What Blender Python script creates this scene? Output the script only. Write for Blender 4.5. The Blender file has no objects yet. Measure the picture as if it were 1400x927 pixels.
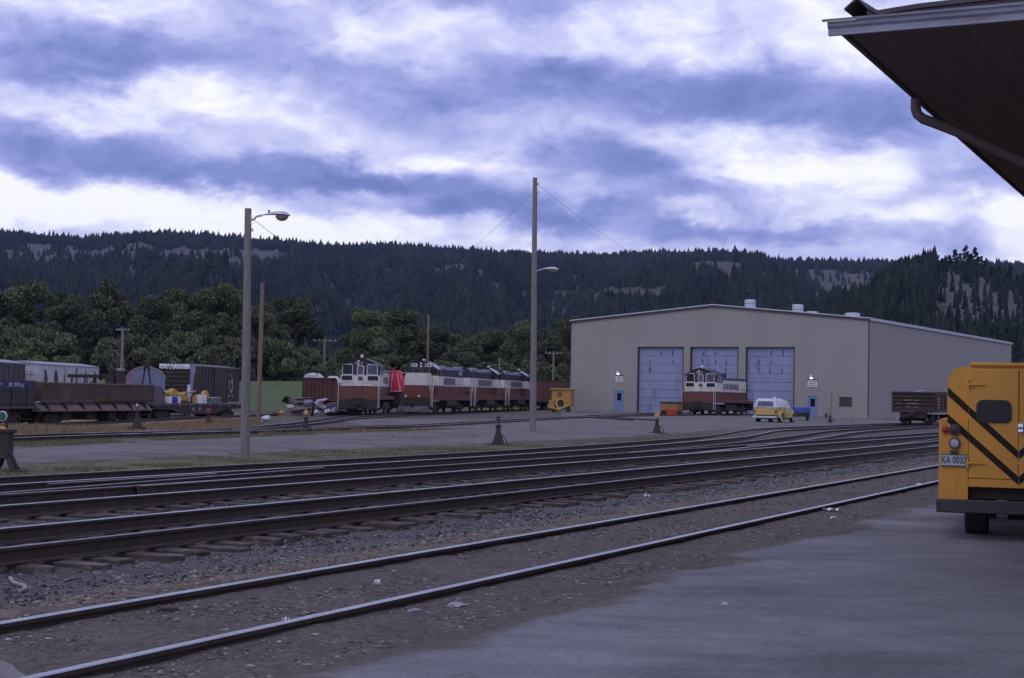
import bpy, math, random
import numpy as np
from math import pi, sin, cos, tan, atan, atan2, radians, degrees, sqrt
from mathutils import Vector, Matrix, noise as mn

random.seed(7); rng = np.random.default_rng(7)
S = bpy.context.scene; COL = S.collection

# ------------------------------------------------------------------ camera
F = 2139.0; EYE = 1.70; PITCH = atan(77.5 / F); ROLL = radians(1.1)
fw = Vector((0, cos(PITCH), sin(PITCH))); r0 = Vector((1, 0, 0)); u0 = r0.cross(fw)
rt = r0 * cos(ROLL) + u0 * sin(ROLL); up = -r0 * sin(ROLL) + u0 * cos(ROLL)
cd = bpy.data.cameras.new('camera'); cam = bpy.data.objects.new('camera', cd); COL.objects.link(cam)
m = Matrix((rt, up, -fw)).transposed().to_4x4(); m.translation = (0, 0, EYE); cam.matrix_world = m
cd.sensor_width = 36; cd.lens = F / 1400 * 36; cd.clip_start = .1; cd.clip_end = 12000
S.camera = cam
S.render.resolution_x = 1024; S.render.resolution_y = 678
S.view_settings.view_transform = 'Standard'; S.view_settings.look = 'None'
S.view_settings.exposure = 0.12; S.view_settings.gamma = 1
S.render.engine = 'CYCLES'

# ------------------------------------------------------------------ sky and sun
SUN_EL, SUN_AZ = 48, -150          # degrees, azimuth clockwise from the view direction
W = bpy.data.worlds.new('World'); S.world = W; W.use_nodes = True
nt = W.node_tree; nt.nodes.clear()
def N(t, **k):
    n = nt.nodes.new(t)
    for a, b in k.items(): setattr(n, a, b)
    return n
def math_(op, a, b=None, clamp=False):
    n = N('ShaderNodeMath', operation=op, use_clamp=clamp)
    for i, v in enumerate((a, b)):
        if v is None: continue
        if isinstance(v, (int, float)): n.inputs[i].default_value = v
        else: nt.links.new(v, n.inputs[i])
    return n.outputs[0]
def vmath(op, a, b=None):
    n = N('ShaderNodeVectorMath', operation=op)
    for i, v in enumerate((a, b)):
        if v is None: continue
        if isinstance(v, tuple): n.inputs[i].default_value = v
        else: nt.links.new(v, n.inputs[i])
    return n.outputs['Value'] if op in ('LENGTH',) else n.outputs[0]
tc = N('ShaderNodeTexCoord'); D = tc.outputs['Generated']
sx = N('ShaderNodeSeparateXYZ'); nt.links.new(D, sx.inputs[0])
az = math_('ARCTAN2', sx.outputs[0], sx.outputs[1]); el = math_('ARCSINE', sx.outputs[2])
st = vmath('MULTIPLY', D, (1, 1, 1.9))
def fbm(scale, detail, rough=.55, src=st, col=False):
    n = N('ShaderNodeTexNoise'); n.inputs['Scale'].default_value = scale; n.inputs['Detail'].default_value = detail
    n.inputs['Roughness'].default_value = rough; nt.links.new(src, n.inputs['Vector'])
    return n.outputs['Color'] if col else n.outputs['Fac']
cb = N('ShaderNodeCombineXYZ'); nt.links.new(az, cb.inputs[0]); nt.links.new(el, cb.inputs[1])
warp = vmath('MULTIPLY', vmath('SUBTRACT', fbm(6, 4, .5, col=True), (.5, .5, .5)), (.13, .060, 0))
warp2 = vmath('MULTIPLY', vmath('SUBTRACT', fbm(24, 6, .62, col=True), (.5, .5, .5)), (.045, .034, 0))
pos = vmath('ADD', vmath('ADD', cb.outputs[0], warp), warp2)
# (px, py, rx, ry, amount): bright and dark cloud masses, given as bearing and height above the horizon
BL = [(140,282,300,30,1.0),(470,318,210,26,.95),(820,352,200,16,.9),(60,15,230,42,.45),(540,40,150,45,.35),(1010,45,190,60,.6),
 (1160,60,120,60,.35),(600,225,110,24,.75),(300,150,130,22,.4),(520,190,150,32,.4),(1090,235,120,42,.9),(930,205,70,22,.5),
 (1270,305,140,26,.6),(1375,335,70,55,.8),(960,300,60,14,.5),(110,160,110,22,.35),(760,60,90,40,.3),(1010,190,60,20,.4),
 (190,98,190,36,-.85),(60,120,110,30,-.5),(100,212,190,34,-.9),(380,236,220,24,-.85),(520,245,110,22,-.6),(620,112,230,26,-.45),(850,128,200,34,-.5),
 (1080,150,230,34,-.55),(850,222,80,30,-.75),(735,215,55,25,-.55),(680,285,130,24,-.85),(830,290,110,20,-.45),(1120,318,150,16,-.7),
 (1230,180,150,34,-.45),(980,262,90,22,-.5),(660,8,110,26,-.35),(1320,250,90,22,-.3),(930,318,90,14,-.5)]
acc = None
for px, py, rx, ry, am in BL:
    a = atan((px - 700) / F); e = (541 + .0192 * (px - 700) - py) / F
    d = vmath('LENGTH', vmath('MULTIPLY', vmath('SUBTRACT', pos, (a, e, 0)), (F / rx, F / ry, 0)))
    mr = N('ShaderNodeMapRange', interpolation_type='SMOOTHSTEP')
    mr.inputs['From Min'].default_value = 0.25; mr.inputs['From Max'].default_value = 1.45
    mr.inputs['To Min'].default_value = am; mr.inputs['To Max'].default_value = 0
    nt.links.new(d, mr.inputs['Value'])
    acc = mr.outputs[0] if acc is None else math_('ADD', acc, mr.outputs[0])
st2 = vmath('ADD', st, vmath('MULTIPLY', vmath('SUBTRACT', fbm(14, 4, .5, col=True), (.5, .5, .5)), (.10, .10, .10)))
bil = math_('ABSOLUTE', math_('SUBTRACT', fbm(11, 8, .52, st2), .5))          # puffed edges
bil2 = math_('ABSOLUTE', math_('SUBTRACT', fbm(27, 7, .55, st2), .5))
det = math_('ADD', math_('MULTIPLY', math_('SUBTRACT', fbm(10, 9, .54, st2), .5), .68), math_('SUBTRACT', .12, math_('ADD', math_('MULTIPLY', bil, 1.05), math_('MULTIPLY', bil2, .55))))
big = math_('MULTIPLY', math_('SUBTRACT', fbm(2.6, 3, .5), .5), 1.2)
hi = math_('MULTIPLY', math_('SUBTRACT', fbm(34, 6, .55), .5), .15)
val = math_('ADD', math_('ADD', math_('ADD', math_('MULTIPLY', acc, .48), det), hi), math_('ADD', math_('MULTIPLY', big, .5), .57))
cr = N('ShaderNodeValToRGB'); nt.links.new(val, cr.inputs[0])
E_ = cr.color_ramp.elements
E_[0].position = 0.0; E_[0].color = (.15, .195, .50, 1)
E_[1].position = 1.0; E_[1].color = (1.08, 1.07, 1.12, 1)
for p_, c_ in ((.22, (.23, .275, .62, 1)), (.45, (.38, .415, .80, 1)), (.68, (.64, .655, .97, 1)), (.86, (.92, .92, 1.08, 1))):
    q = E_.new(p_); q.color = c_
sky = N('ShaderNodeTexSky', sky_type='NISHITA'); sky.sun_disc = False
sky.sun_elevation = radians(SUN_EL); sky.sun_rotation = radians(SUN_AZ)
# clouds cover nearly everything; clear blue only shows in thin places overhead
cloud = vmath('MULTIPLY', cr.outputs[0], (10, 10, 10))
mx = N('ShaderNodeMix', data_type='RGBA'); mx.inputs[0].default_value = .93
nt.links.new(sky.outputs[0], mx.inputs[6]); nt.links.new(cloud, mx.inputs[7])
bg = N('ShaderNodeBackground'); bg.inputs['Strength'].default_value = .10
nt.links.new(mx.outputs[2], bg.inputs['Color'])
wo = N('ShaderNodeOutputWorld'); nt.links.new(bg.outputs[0], wo.inputs[0])

sl = bpy.data.lights.new('sun', 'SUN'); sl.energy = .35; sl.angle = radians(25); sl.color = (1, .98, .97)
so = bpy.data.objects.new('sun', sl); COL.objects.link(so)
sd = Vector((sin(radians(SUN_AZ)) * cos(radians(SUN_EL)), cos(radians(SUN_AZ)) * cos(radians(SUN_EL)), sin(radians(SUN_EL))))
so.rotation_euler = sd.to_track_quat('Z', 'Y').to_euler()

# ------------------------------------------------------------------ helpers
def ray(px, py): return fw + rt * ((px - 700) / F) - up * ((py - 463.5) / F)
def gp(px, py, z=0):
    d = ray(px, py); t = (z - EYE) / d.z; return Vector((d.x * t, d.y * t, z))
def at(px, py, Y):
    d = ray(px, py); t = Y / d.y; return Vector((d.x * t, Y, EYE + d.z * t))
def horizon(px): return 541 + .0192 * (px - 700)
def projx(p):
    d = Vector(p) - Vector((0, 0, EYE)); z = d.dot(fw); return 700 + F * d.dot(rt) / z, 463.5 - F * d.dot(up) / z

def mat(name, c1, c2=None, scale=3, rough=.75, metal=0, bump=0, bscale=40, stretch=(1, 1, 1), fine=.25, c3=None, s3=1, t3=.6, spec=.5):
    """base colour wanders between c1 and c2 on noise, c3 in patches (rust, dirt)"""
    m = bpy.data.materials.new(name); m.use_nodes = True; t = m.node_tree; b = t.nodes['Principled BSDF']
    b.inputs['Roughness'].default_value = rough; b.inputs['Metallic'].default_value = metal
    b.inputs['Specular IOR Level'].default_value = spec
    L = t.links.new
    c = t.nodes.new('ShaderNodeTexCoord'); mp = t.nodes.new('ShaderNodeMapping'); mp.inputs['Scale'].default_value = stretch
    L(c.outputs['Object'], mp.inputs[0])
    n = t.nodes.new('ShaderNodeTexNoise'); n.inputs['Scale'].default_value = scale; n.inputs['Detail'].default_value = 8
    n.inputs['Roughness'].default_value = .62; L(mp.outputs[0], n.inputs['Vector'])
    if c2 is None: c2 = tuple(v * .78 for v in c1)
    r = t.nodes.new('ShaderNodeValToRGB'); L(n.outputs['Fac'], r.inputs[0])
    r.color_ramp.elements[0].position = .32; r.color_ramp.elements[0].color = (*c2, 1)
    r.color_ramp.elements[1].position = .68; r.color_ramp.elements[1].color = (*c1, 1)
    out = r.outputs[0]
    if c3:
        n3 = t.nodes.new('ShaderNodeTexNoise'); n3.inputs['Scale'].default_value = s3; n3.inputs['Detail'].default_value = 9
        n3.inputs['Roughness'].default_value = .65; L(mp.outputs[0], n3.inputs['Vector'])
        r3 = t.nodes.new('ShaderNodeMapRange'); r3.inputs['From Min'].default_value = t3 - .06; r3.inputs['From Max'].default_value = t3 + .06
        L(n3.outputs['Fac'], r3.inputs['Value'])
        x = t.nodes.new('ShaderNodeMix'); x.data_type = 'RGBA'; L(r3.outputs[0], x.inputs[0]); L(out, x.inputs[6]); x.inputs[7].default_value = (*c3, 1)
        out = x.outputs[2]
    L(out, b.inputs['Base Color'])
    if bump:
        nb = t.nodes.new('ShaderNodeTexNoise'); nb.inputs['Scale'].default_value = bscale; nb.inputs['Detail'].default_value = 5
        L(mp.outputs[0], nb.inputs['Vector'])
        bp = t.nodes.new('ShaderNodeBump'); bp.inputs['Strength'].default_value = 1; bp.inputs['Distance'].default_value = bump
        L(nb.outputs['Fac'], bp.inputs['Height']); L(bp.outputs[0], b.inputs['Normal'])
    return m

def tag(o, label=None, cat=None, group=None, kind=None):
    if label: o['label'] = label
    if cat: o['category'] = cat
    if group: o['group'] = group
    if kind: o['kind'] = kind
    return o
def empty(name, loc, rz=0, label=None, cat=None, group=None):
    o = bpy.data.objects.new(name, None); COL.objects.link(o); o.location = loc; o.rotation_euler = (0, 0, rz)
    o.empty_display_size = .2
    return tag(o, label, cat, group)
def kids(o): return [c for c in bpy.data.objects if c.parent == o]
def copy_tree(o, parent=None):
    c = o.copy(); COL.objects.link(c)
    if parent: c.parent = parent
    for ch in kids(o): copy_tree(ch, c)
    return c

SPLIT = {'pilot': 'pilot', 'end_panel': 'end_panel', 'side_posts': 'side_post', 'foundation_curb': 'curb', 'insulators': 'insulator', 'side_ribs': 'side_rib', 'end_ribs': 'end_rib', 'stake_pockets': 'stake_pocket', 'side_walls': 'side_wall', 'step': 'step', 'lifting_lug': 'lifting_lug', 'lower_corners': 'rear_corner', 'roof_tank': 'roof_tank', 'exhaust_stack': 'exhaust_stack', 'cable': 'cable', 'side_sill': 'side_sill', 'end_gate': 'end_gate', 'horn': 'horn', 'bare_rust_patches': 'rust_patch'}
class MB:
    def __init__(s): s.v = []; s.f = []; s.m = []; s.ch = []
    def add(s, vs, fs, mi=0):
        b = len(s.v); s.ch.append((b, len(s.f))); s.v += [tuple(v) for v in vs]; s.f += [tuple(b + i for i in f) for f in fs]; s.m += [mi] * len(fs); return s
    def box(s, x0, x1, y0, y1, z0, z1, mi=0, rz=0, o=(0, 0, 0), bev=0):
        x0, x1 = min(x0, x1), max(x0, x1); y0, y1 = min(y0, y1), max(y0, y1); z0, z1 = min(z0, z1), max(z0, z1)
        b = bev or min(.012, .12 * min(x1 - x0, y1 - y0, z1 - z0))
        vs = []; fs = []
        # chamfered box: 24 verts
        def P(i, j, k, ax):
            X = [x0, x1][i]; Y = [y0, y1][j]; Z = [z0, z1][k]
            sx_ = b * (1 - 2 * i); sy_ = b * (1 - 2 * j); sz_ = b * (1 - 2 * k)
            if ax == 0: return (X, Y + sy_, Z + sz_)
            if ax == 1: return (X + sx_, Y, Z + sz_)
            return (X + sx_, Y + sy_, Z)
        idx = {}
        for i in (0, 1):
            for j in (0, 1):
                for k in (0, 1):
                    for ax in (0, 1, 2): idx[i, j, k, ax] = len(vs); vs.append(P(i, j, k, ax))
        g = lambda *a: idx[a]
        for i in (0, 1):
            f = [g(i, 0, 0, 0), g(i, 1, 0, 0), g(i, 1, 1, 0), g(i, 0, 1, 0)]; fs.append(f if i else f[::-1])
            f = [g(0, i, 0, 1), g(0, i, 1, 1), g(1, i, 1, 1), g(1, i, 0, 1)]; fs.append(f if i else f[::-1])
            f = [g(0, 0, i, 2), g(1, 0, i, 2), g(1, 1, i, 2), g(0, 1, i, 2)]; fs.append(f if i else f[::-1])
        for a in (0, 1):
            for c in (0, 1):
                fs.append([g(a, c, 0, 0), g(a, c, 1, 0), g(a, c, 1, 1), g(a, c, 0, 1)])
                fs.append([g(a, 0, c, 0), g(a, 1, c, 0), g(a, 1, c, 2), g(a, 0, c, 2)])
                fs.append([g(0, a, c, 1), g(1, a, c, 1), g(1, a, c, 2), g(0, a, c, 2)])
                for k in (0, 1): fs.append([g(a, c, k, 0), g(a, c, k, 1), g(a, c, k, 2)])
        if rz or o != (0, 0, 0):
            C_, S_ = cos(rz), sin(rz); vs = [(o[0] + x * C_ - y * S_, o[1] + x * S_ + y * C_, o[2] + z) for x, y, z in vs]
        return s.add(vs, fs, mi)
    def ring(s, rings, closed=True, caps=True, mi=0):
        n = len(rings[0]); b = len(s.v); s.ch.append((b, len(s.f)))
        for r in rings: s.v += [tuple(p) for p in r]
        for i in range(len(rings) - 1):
            for j in range(n if closed else n - 1):
                k = (j + 1) % n; s.f.append((b + i * n + j, b + i * n + k, b + (i + 1) * n + k, b + (i + 1) * n + j)); s.m.append(mi)
        if caps and closed:
            s.f.append(tuple(b + j for j in range(n))[::-1]); s.f.append(tuple(b + (len(rings) - 1) * n + j for j in range(n))); s.m += [mi, mi]
        return s
    def tube(s, pts, r, n=8, mi=0):
        pts = [Vector(p) for p in pts]; rs = r if isinstance(r, (list, tuple)) else [r] * len(pts); R_ = []
        for i, p in enumerate(pts):
            d = (pts[min(i + 1, len(pts) - 1)] - pts[max(i - 1, 0)]).normalized()
            a = Vector((0, 0, 1)) if abs(d.z) < .9 else Vector((1, 0, 0)); x = d.cross(a).normalized(); y = d.cross(x)
            R_.append([p + (x * cos(2 * pi * j / n) + y * sin(2 * pi * j / n)) * rs[i] for j in range(n)])
        return s.ring(R_, mi=mi)
    def extr(s, prof, axis, a, b, mi=0, o=(0, 0, 0)):
        """profile of (p,q) swept along axis 'x' (p=y,q=z), 'y' (p=x,q=z) or 'z' (p=x,q=y)"""
        def V(p, q, t):
            v = {'x': (t, p, q), 'y': (p, t, q), 'z': (p, q, t)}[axis]; return tuple(v[i] + o[i] for i in range(3))
        return s.ring([[V(p, q, a) for p, q in prof], [V(p, q, b) for p, q in prof]], mi=mi)
    def disc(s, c, ax, r, w, n=24, mi=0):
        c = Vector(c); a = Vector(ax).normalized(); return s.tube([c - a * w / 2, c - a * w * .42, c + a * w * .42, c + a * w / 2], [r * .94, r, r, r * .94], n, mi)
    def build(s, name, mats, parent=None, smooth=False, label=None, cat=None, group=None, kind=None, loc=None, rz=0):
        if name in SPLIT and parent and len(s.ch) > 1:
            ends = s.ch[1:] + [(len(s.v), len(s.f))]
            for (v0, f0), (v1, f1) in zip(s.ch, ends):
                q = MB(); q.v = s.v[v0:v1]; q.f = [tuple(i - v0 for i in f) for f in s.f[f0:f1]]; q.m = s.m[f0:f1]
                q.build(SPLIT[name], mats, parent, smooth)
            return parent
        me = bpy.data.meshes.new(name); me.from_pydata(s.v, [], s.f)
        if not isinstance(mats, (list, tuple)): mats = [mats]
        for q in mats: me.materials.append(q)
        me.polygons.foreach_set('material_index', s.m)
        me.update()
        import bmesh
        bm = bmesh.new(); bm.from_mesh(me); bmesh.ops.recalc_face_normals(bm, faces=bm.faces); bm.to_mesh(me); bm.free()
        o = bpy.data.objects.new(name, me); COL.objects.link(o)
        if parent: o.parent = parent
        if smooth:
            me.polygons.foreach_set('use_smooth', [True] * len(me.polygons))
            me.set_sharp_from_angle(angle=radians(35))
        if loc is not None: o.location = loc
        if rz: o.rotation_euler = (0, 0, rz)
        return tag(o, label, cat, group, kind)

def np_mesh(name, V, Fc, mats, attrs=None, mi=None, smooth=False, **tg):
    """big mesh from numpy arrays; Fc is (n,3) or (n,4)"""
    me = bpy.data.meshes.new(name); k = Fc.shape[1]
    me.vertices.add(len(V)); me.vertices.foreach_set('co', np.ascontiguousarray(V, dtype=np.float32).ravel())
    me.loops.add(Fc.size); me.loops.foreach_set('vertex_index', np.ascontiguousarray(Fc, dtype=np.int32).ravel())
    me.polygons.add(len(Fc)); me.polygons.foreach_set('loop_start', np.arange(0, Fc.size, k, dtype=np.int32))
    for q in (mats if isinstance(mats, list) else [mats]): me.materials.append(q)
    if mi is not None: me.polygons.foreach_set('material_index', mi.astype(np.int32))
    me.update(calc_edges=True)
    me.polygons.foreach_set('use_smooth', np.full(len(Fc), smooth))
    for nme, arr in (attrs or {}).items():
        if arr.ndim == 1:
            a = me.attributes.new(nme, 'FLOAT', 'POINT'); a.data.foreach_set('value', arr.astype(np.float32))
        else:
            a = me.attributes.new(nme, 'FLOAT_COLOR', 'POINT'); a.data.foreach_set('color', arr.astype(np.float32).ravel())
    o = bpy.data.objects.new(name, me); COL.objects.link(o)
    return tag(o, **tg)

def text_mesh(txt, size, name, mt, parent, loc, rot, depth=.01):
    cu = bpy.data.curves.new('t', 'FONT'); cu.body = txt; cu.size = size; cu.extrude = depth / 2; cu.align_x = 'CENTER'; cu.align_y = 'CENTER'
    cu.offset = size * .025
    to = bpy.data.objects.new('t', cu); COL.objects.link(to)
    bpy.context.view_layer.update()
    me = bpy.data.meshes.new_from_object(to.evaluated_get(bpy.context.evaluated_depsgraph_get()))
    bpy.data.objects.remove(to); bpy.data.curves.remove(cu)
    me.materials.clear(); me.materials.append(mt)
    o = bpy.data.objects.new(name, me); COL.objects.link(o); o.parent = parent; o.location = loc; o.rotation_euler = rot
    return o

# 2-D value noise on numpy arrays
_T = rng.random((256, 256))
def vn(x, y):
    xi = np.floor(x).astype(int); yi = np.floor(y).astype(int); fx = x - xi; fy = y - yi
    fx = fx * fx * (3 - 2 * fx); fy = fy * fy * (3 - 2 * fy)
    a = _T[xi & 255, yi & 255]; b = _T[(xi + 1) & 255, yi & 255]; c = _T[xi & 255, (yi + 1) & 255]; d = _T[(xi + 1) & 255, (yi + 1) & 255]
    return (a * (1 - fx) + b * fx) * (1 - fy) + (c * (1 - fx) + d * fx) * fy
def fb(x, y, o=4):
    r = 0; a = .5; t = 0
    for i in range(o): r = r + a * vn(x * 2 ** i + 17.3 * i, y * 2 ** i + 5.1 * i); t += a; a *= .5
    return r / t
def sstep(a, b, x): t = np.clip((x - a) / (b - a), 0, 1); return t * t * (3 - 2 * t)

# ------------------------------------------------------------------ ground level
TD = radians(25.7); TN = (cos(TD), -sin(TD)); TU = (sin(TD), cos(TD))      # yard tracks run along TU
def cperp(x, y): return x * TN[0] + y * TN[1]
def salong(x, y): return x * TU[0] + y * TU[1]
def ground_z(x, y):
    x = np.asarray(x, float); y = np.asarray(y, float)
    c = cperp(x, y); t = x / np.maximum(y, 5)
    z = np.interp(c, [-40, -20.8, -19.9, -17.4, -16.9, -16.6, -13.6, -13.2, -10.1, -9.4, -8.2, -7.6, -5, 50], [-.02, -.02, -.075, -.08, -.085, -.085, -.085, -.09, -.10, -.04, .06, .08, .085, .085])
    z = z * (1 - sstep(60, 110, y)) 
    G = np.interp(t, [-.40, -.28, -.187, -.098, -.063, .02, .13, .2, .3], [-.62, -.58, -.35, -.12, -.13, 0, .2, .06, 0])
    z = z + G * sstep(52, 92, y)
    lev = sstep(158, 200, y) * np.interp(t, [-.05, -.02], [1, 0])
    z = z + lev * 3.2
    z = z + sstep(300, 700, y) * 6
    return z
def gz(x, y): return float(ground_z(x, y))

# ------------------------------------------------------------------ ground sheet
def surf_mat(name, cols, scale_noise=1.2, rough=.95, bump=.012, bscale=25, attr='mask', streak=None):
    """ground: base colour + up to three others chosen by the mask attribute, broken up by noise"""
    m = bpy.data.materials.new(name); m.use_nodes = True; t = m.node_tree; b = t.nodes['Principled BSDF']; L = t.links.new
    b.inputs['Roughness'].default_value = rough; b.inputs['Specular IOR Level'].default_value = .25
    c = t.nodes.new('ShaderNodeTexCoord'); at_ = t.nodes.new('ShaderNodeAttribute'); at_.attribute_name = attr
    sp = t.nodes.new('ShaderNodeSeparateColor'); L(at_.outputs['Color'], sp.inputs[0])
    def noise(s, d=8, r=.65):
        n = t.nodes.new('ShaderNodeTexNoise'); n.inputs['Scale'].default_value = s; n.inputs['Detail'].default_value = d
        n.inputs['Roughness'].default_value = r; L(c.outputs['Object'], n.inputs['Vector']); return n.outputs['Fac']
    def ramp(src, a, b_, p0=.35, p1=.65):
        r = t.nodes.new('ShaderNodeValToRGB'); L(src, r.inputs[0]); e = r.color_ramp.elements
        e[0].position = p0; e[0].color = (*a, 1); e[1].position = p1; e[1].color = (*b_, 1); return r.outputs[0]
    nf = noise(bscale); nb = noise(scale_noise)
    cur = ramp(nf, *cols[0])
    for i, (a, b_) in enumerate(cols[1:]):
        # mask + noise, sharpened
        ad = t.nodes.new('ShaderNodeMath'); ad.operation = 'ADD'; L(sp.outputs[i], ad.inputs[0])
        ns = t.nodes.new('ShaderNodeMath'); ns.operation = 'MULTIPLY_ADD'; L(noise(scale_noise * (2 + i)), ns.inputs[0]); ns.inputs[1].default_value = 1.2; ns.inputs[2].default_value = -.6
        L(ns.outputs[0], ad.inputs[1])
        mr = t.nodes.new('ShaderNodeMapRange'); mr.inputs['From Min'].default_value = .35; mr.inputs['From Max'].default_value = .65; L(ad.outputs[0], mr.inputs['Value'])
        x = t.nodes.new('ShaderNodeMix'); x.data_type = 'RGBA'; L(mr.outputs[0], x.inputs[0]); L(cur, x.inputs[6]); L(ramp(nf, a, b_), x.inputs[7]); cur = x.outputs[2]
    # broad value drift
    x = t.nodes.new('ShaderNodeMix'); x.data_type = 'RGBA'; x.blend_type = 'MULTIPLY'; x.inputs[0].default_value = .55
    L(cur, x.inputs[6]); L(ramp(nb, (.62, .6, .6), (1.2, 1.2, 1.2), .3, .7), x.inputs[7])
    cur = x.outputs[2]
    for sc_, (lo, hi_, p0, p1), mx_ in (streak or ()):
        mp = t.nodes.new('ShaderNodeMapping'); mp.inputs['Scale'].default_value = sc_; mp.inputs['Rotation'].default_value = (0, 0, .12); L(c.outputs['Object'], mp.inputs[0])
        n = t.nodes.new('ShaderNodeTexNoise'); n.inputs['Scale'].default_value = 1; n.inputs['Detail'].default_value = 7; n.inputs['Roughness'].default_value = .6; L(mp.outputs[0], n.inputs['Vector'])
        x = t.nodes.new('ShaderNodeMix'); x.data_type = 'RGBA'; x.blend_type = 'MULTIPLY'; x.inputs[0].default_value = mx_
        L(cur, x.inputs[6]); L(ramp(n.outputs['Fac'], (lo,) * 3, (hi_,) * 3, p0, p1), x.inputs[7]); cur = x.outputs[2]
    L(cur, b.inputs['Base Color'])
    v = t.nodes.new('ShaderNodeTexVoronoi'); v.inputs['Scale'].default_value = bscale * 1.1; L(c.outputs['Object'], v.inputs['Vector'])
    mm = t.nodes.new('ShaderNodeMath'); mm.operation = 'ADD'; L(v.outputs['Distance'], mm.inputs[0]); L(nf, mm.inputs[1])
    bp = t.nodes.new('ShaderNodeBump'); bp.inputs['Distance'].default_value = bump; bp.inputs['Strength'].default_value = .9
    L(mm.outputs[0], bp.inputs['Height']); L(bp.outputs[0], b.inputs['Normal'])
    return m
DIRT = ((.062, .052, .047), (.145, .122, .106)); BALL = ((.04, .036, .036), (.135, .125, .125))
GRASS = ((.085, .084, .045), (.155, .145, .085)); DRY = ((.16, .115, .065), (.28, .21, .13))
M_ground = surf_mat('ground_dirt', [DIRT, BALL, GRASS, DRY], 1.1, bscale=18)
PXG = 36
naz, nr = 620, 640
azs = np.radians(np.concatenate([np.linspace(-80, -24, 60, endpoint=False), np.linspace(-24, 24, naz - 120), np.linspace(24, 80, 61)[1:]]))
rs = np.concatenate([np.linspace(.3, 5, 30, endpoint=False), np.geomspace(5, 900, nr - 30)])
A, Rr = np.meshgrid(azs, rs); X = Rr * np.sin(A); Y = Rr * np.cos(A)
C_ = cperp(X, Y)
nz = (fb(X * 1.3, Y * 1.3, 3) - .5) * .05 + (fb(X * 9, Y * 9, 2) - .5) * .03
Z = ground_z(X, Y) + nz * np.interp(C_, [-30, -20, -10, -7.4, -5.3, -5], [1, 1, 1, .6, .6, .2])
T5P = [(-24, 20), (-19.3, 36), (-15.5, 49.6), (-13.25, 57.7), (-10.9, 66.6), (-6.4, 80.2), (-1.0, 98.1), (4.2, 119), (9.0, 131), (17.0, 143.2), (25, 163)]
t5x = np.interp(Y, [p[1] for p in T5P], [p[0] for p in T5P])
ball = np.maximum.reduce([1.15 * (1 - sstep(1.6, 3.0, np.abs(C_ + 10.9))), .95 * (1 - sstep(4.2, 5.6, np.abs(C_ + 15.6))), .6 * (1 - sstep(1, 2, np.abs(X - t5x))) * (Y < 125)])
gr = np.maximum(sstep(-25.2, -24.2, C_) * (1 - sstep(-21.2, -20.4, C_)) * .85 * (1 - sstep(48, 66, Y)), .7 * sstep(1.2, 2.0, X - t5x) * (1 - sstep(2.4, 3.6, X - t5x)) * (Y < 80))
gr = np.maximum(gr, sstep(150, 165, Y) * (X / Y < .06))
gr = np.maximum(gr, sstep(230, 280, Y))
dry = sstep(-10, -1.5, t5x - X) * 0 + (X < t5x - 1.2) * (Y > 30) * (Y < 150) * (X / Y < -.17) * .8
dry = np.maximum(dry, .42 * (1 - sstep(.3, 1.4, np.abs(C_ + 8.4))))
mask = np.stack([ball, gr, dry, np.ones_like(dry)], -1).reshape(-1, 4)
V = np.stack([X, Y, Z], -1).reshape(-1, 3)
i0 = (np.arange(nr - 1)[:, None] * naz + np.arange(naz - 1)[None]).ravel()
# fix column count (azs length)
nc = len(azs); i0 = (np.arange(len(rs) - 1)[:, None] * nc + np.arange(nc - 1)[None]).ravel()
FQ = np.stack([i0, i0 + 1, i0 + 1 + nc, i0 + nc], -1)
np_mesh('ground', V, FQ, M_ground, {'mask': mask}, smooth=True, kind='structure')

# ------------------------------------------------------------------ pavement and gravel road
def sheet(name, inside, xs, ys, lift, mt, mk):
    Xg, Yg = np.meshgrid(xs, ys); d = inside(Xg, Yg); ok = d > 0
    n = len(xs); q = (np.arange(len(ys) - 1)[:, None] * n + np.arange(n - 1)[None])
    okq = (ok[:-1, :-1] & ok[1:, :-1] & ok[:-1, 1:] & ok[1:, 1:]).ravel(); q = q.ravel()[okq]
    Fc = np.stack([q, q + 1, q + 1 + n, q + n], -1)
    Zg = ground_z(Xg, Yg) + lift(d, Xg, Yg)
    used = np.unique(Fc); remap = np.zeros(Xg.size, int); remap[used] = np.arange(len(used))
    Vv = np.stack([Xg, Yg, Zg], -1).reshape(-1, 3)[used]
    mks = mk(d, Xg, Yg).reshape(-1, 4)[used]
    return np_mesh(name, Vv, remap[Fc], mt, {'mask': mks}, smooth=True, kind='structure')
ASPH = ((.155, .154, .162), (.225, .223, .232))
M_asph = surf_mat('asphalt', [ASPH, ((.075, .062, .05), (.14, .115, .095)), ((.035, .03, .028), (.06, .052, .05)), ((.2, .19, .19), (.26, .25, .25))], .8, rough=.85, bump=.004, bscale=55, streak=(((1.2, 2.6, 1), (.84, 1.06, .36, .62), 1), ((.3, .9, 1), (.62, 1.03, .34, .5), .75), ((14, 20, 1), (.86, 1.1, .35, .65), 1)))
def ins_pave(x, y): return cperp(x, y) + 5.15 + (fb(x * .9, y * .9, 4) - .5) * 1.0
def mk_pave(d, x, y):
    edge = .85 * (1 - sstep(0, 1.0, d)) + .10 * fb(x * .5, y * .5)
    # worn streaks lie along the direction of traffic, darker patches to the right
    s_, c_ = salong(x, y), cperp(x, y)
    st_ = fb(x * .7, y * 1.7, 5); oil = .62 * sstep(.54, .70, st_) * sstep(-1, 3, c_ + .2 * s_ - 3) + .3 * sstep(.62, .72, fb(s_ * .5 + 40, c_ * 2.5, 4))
    lt = .45 * sstep(.6, .75, fb(x * .8 + 9, y * 2.1, 4))
    return np.stack([edge, oil, lt, np.ones_like(d)], -1)
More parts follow.
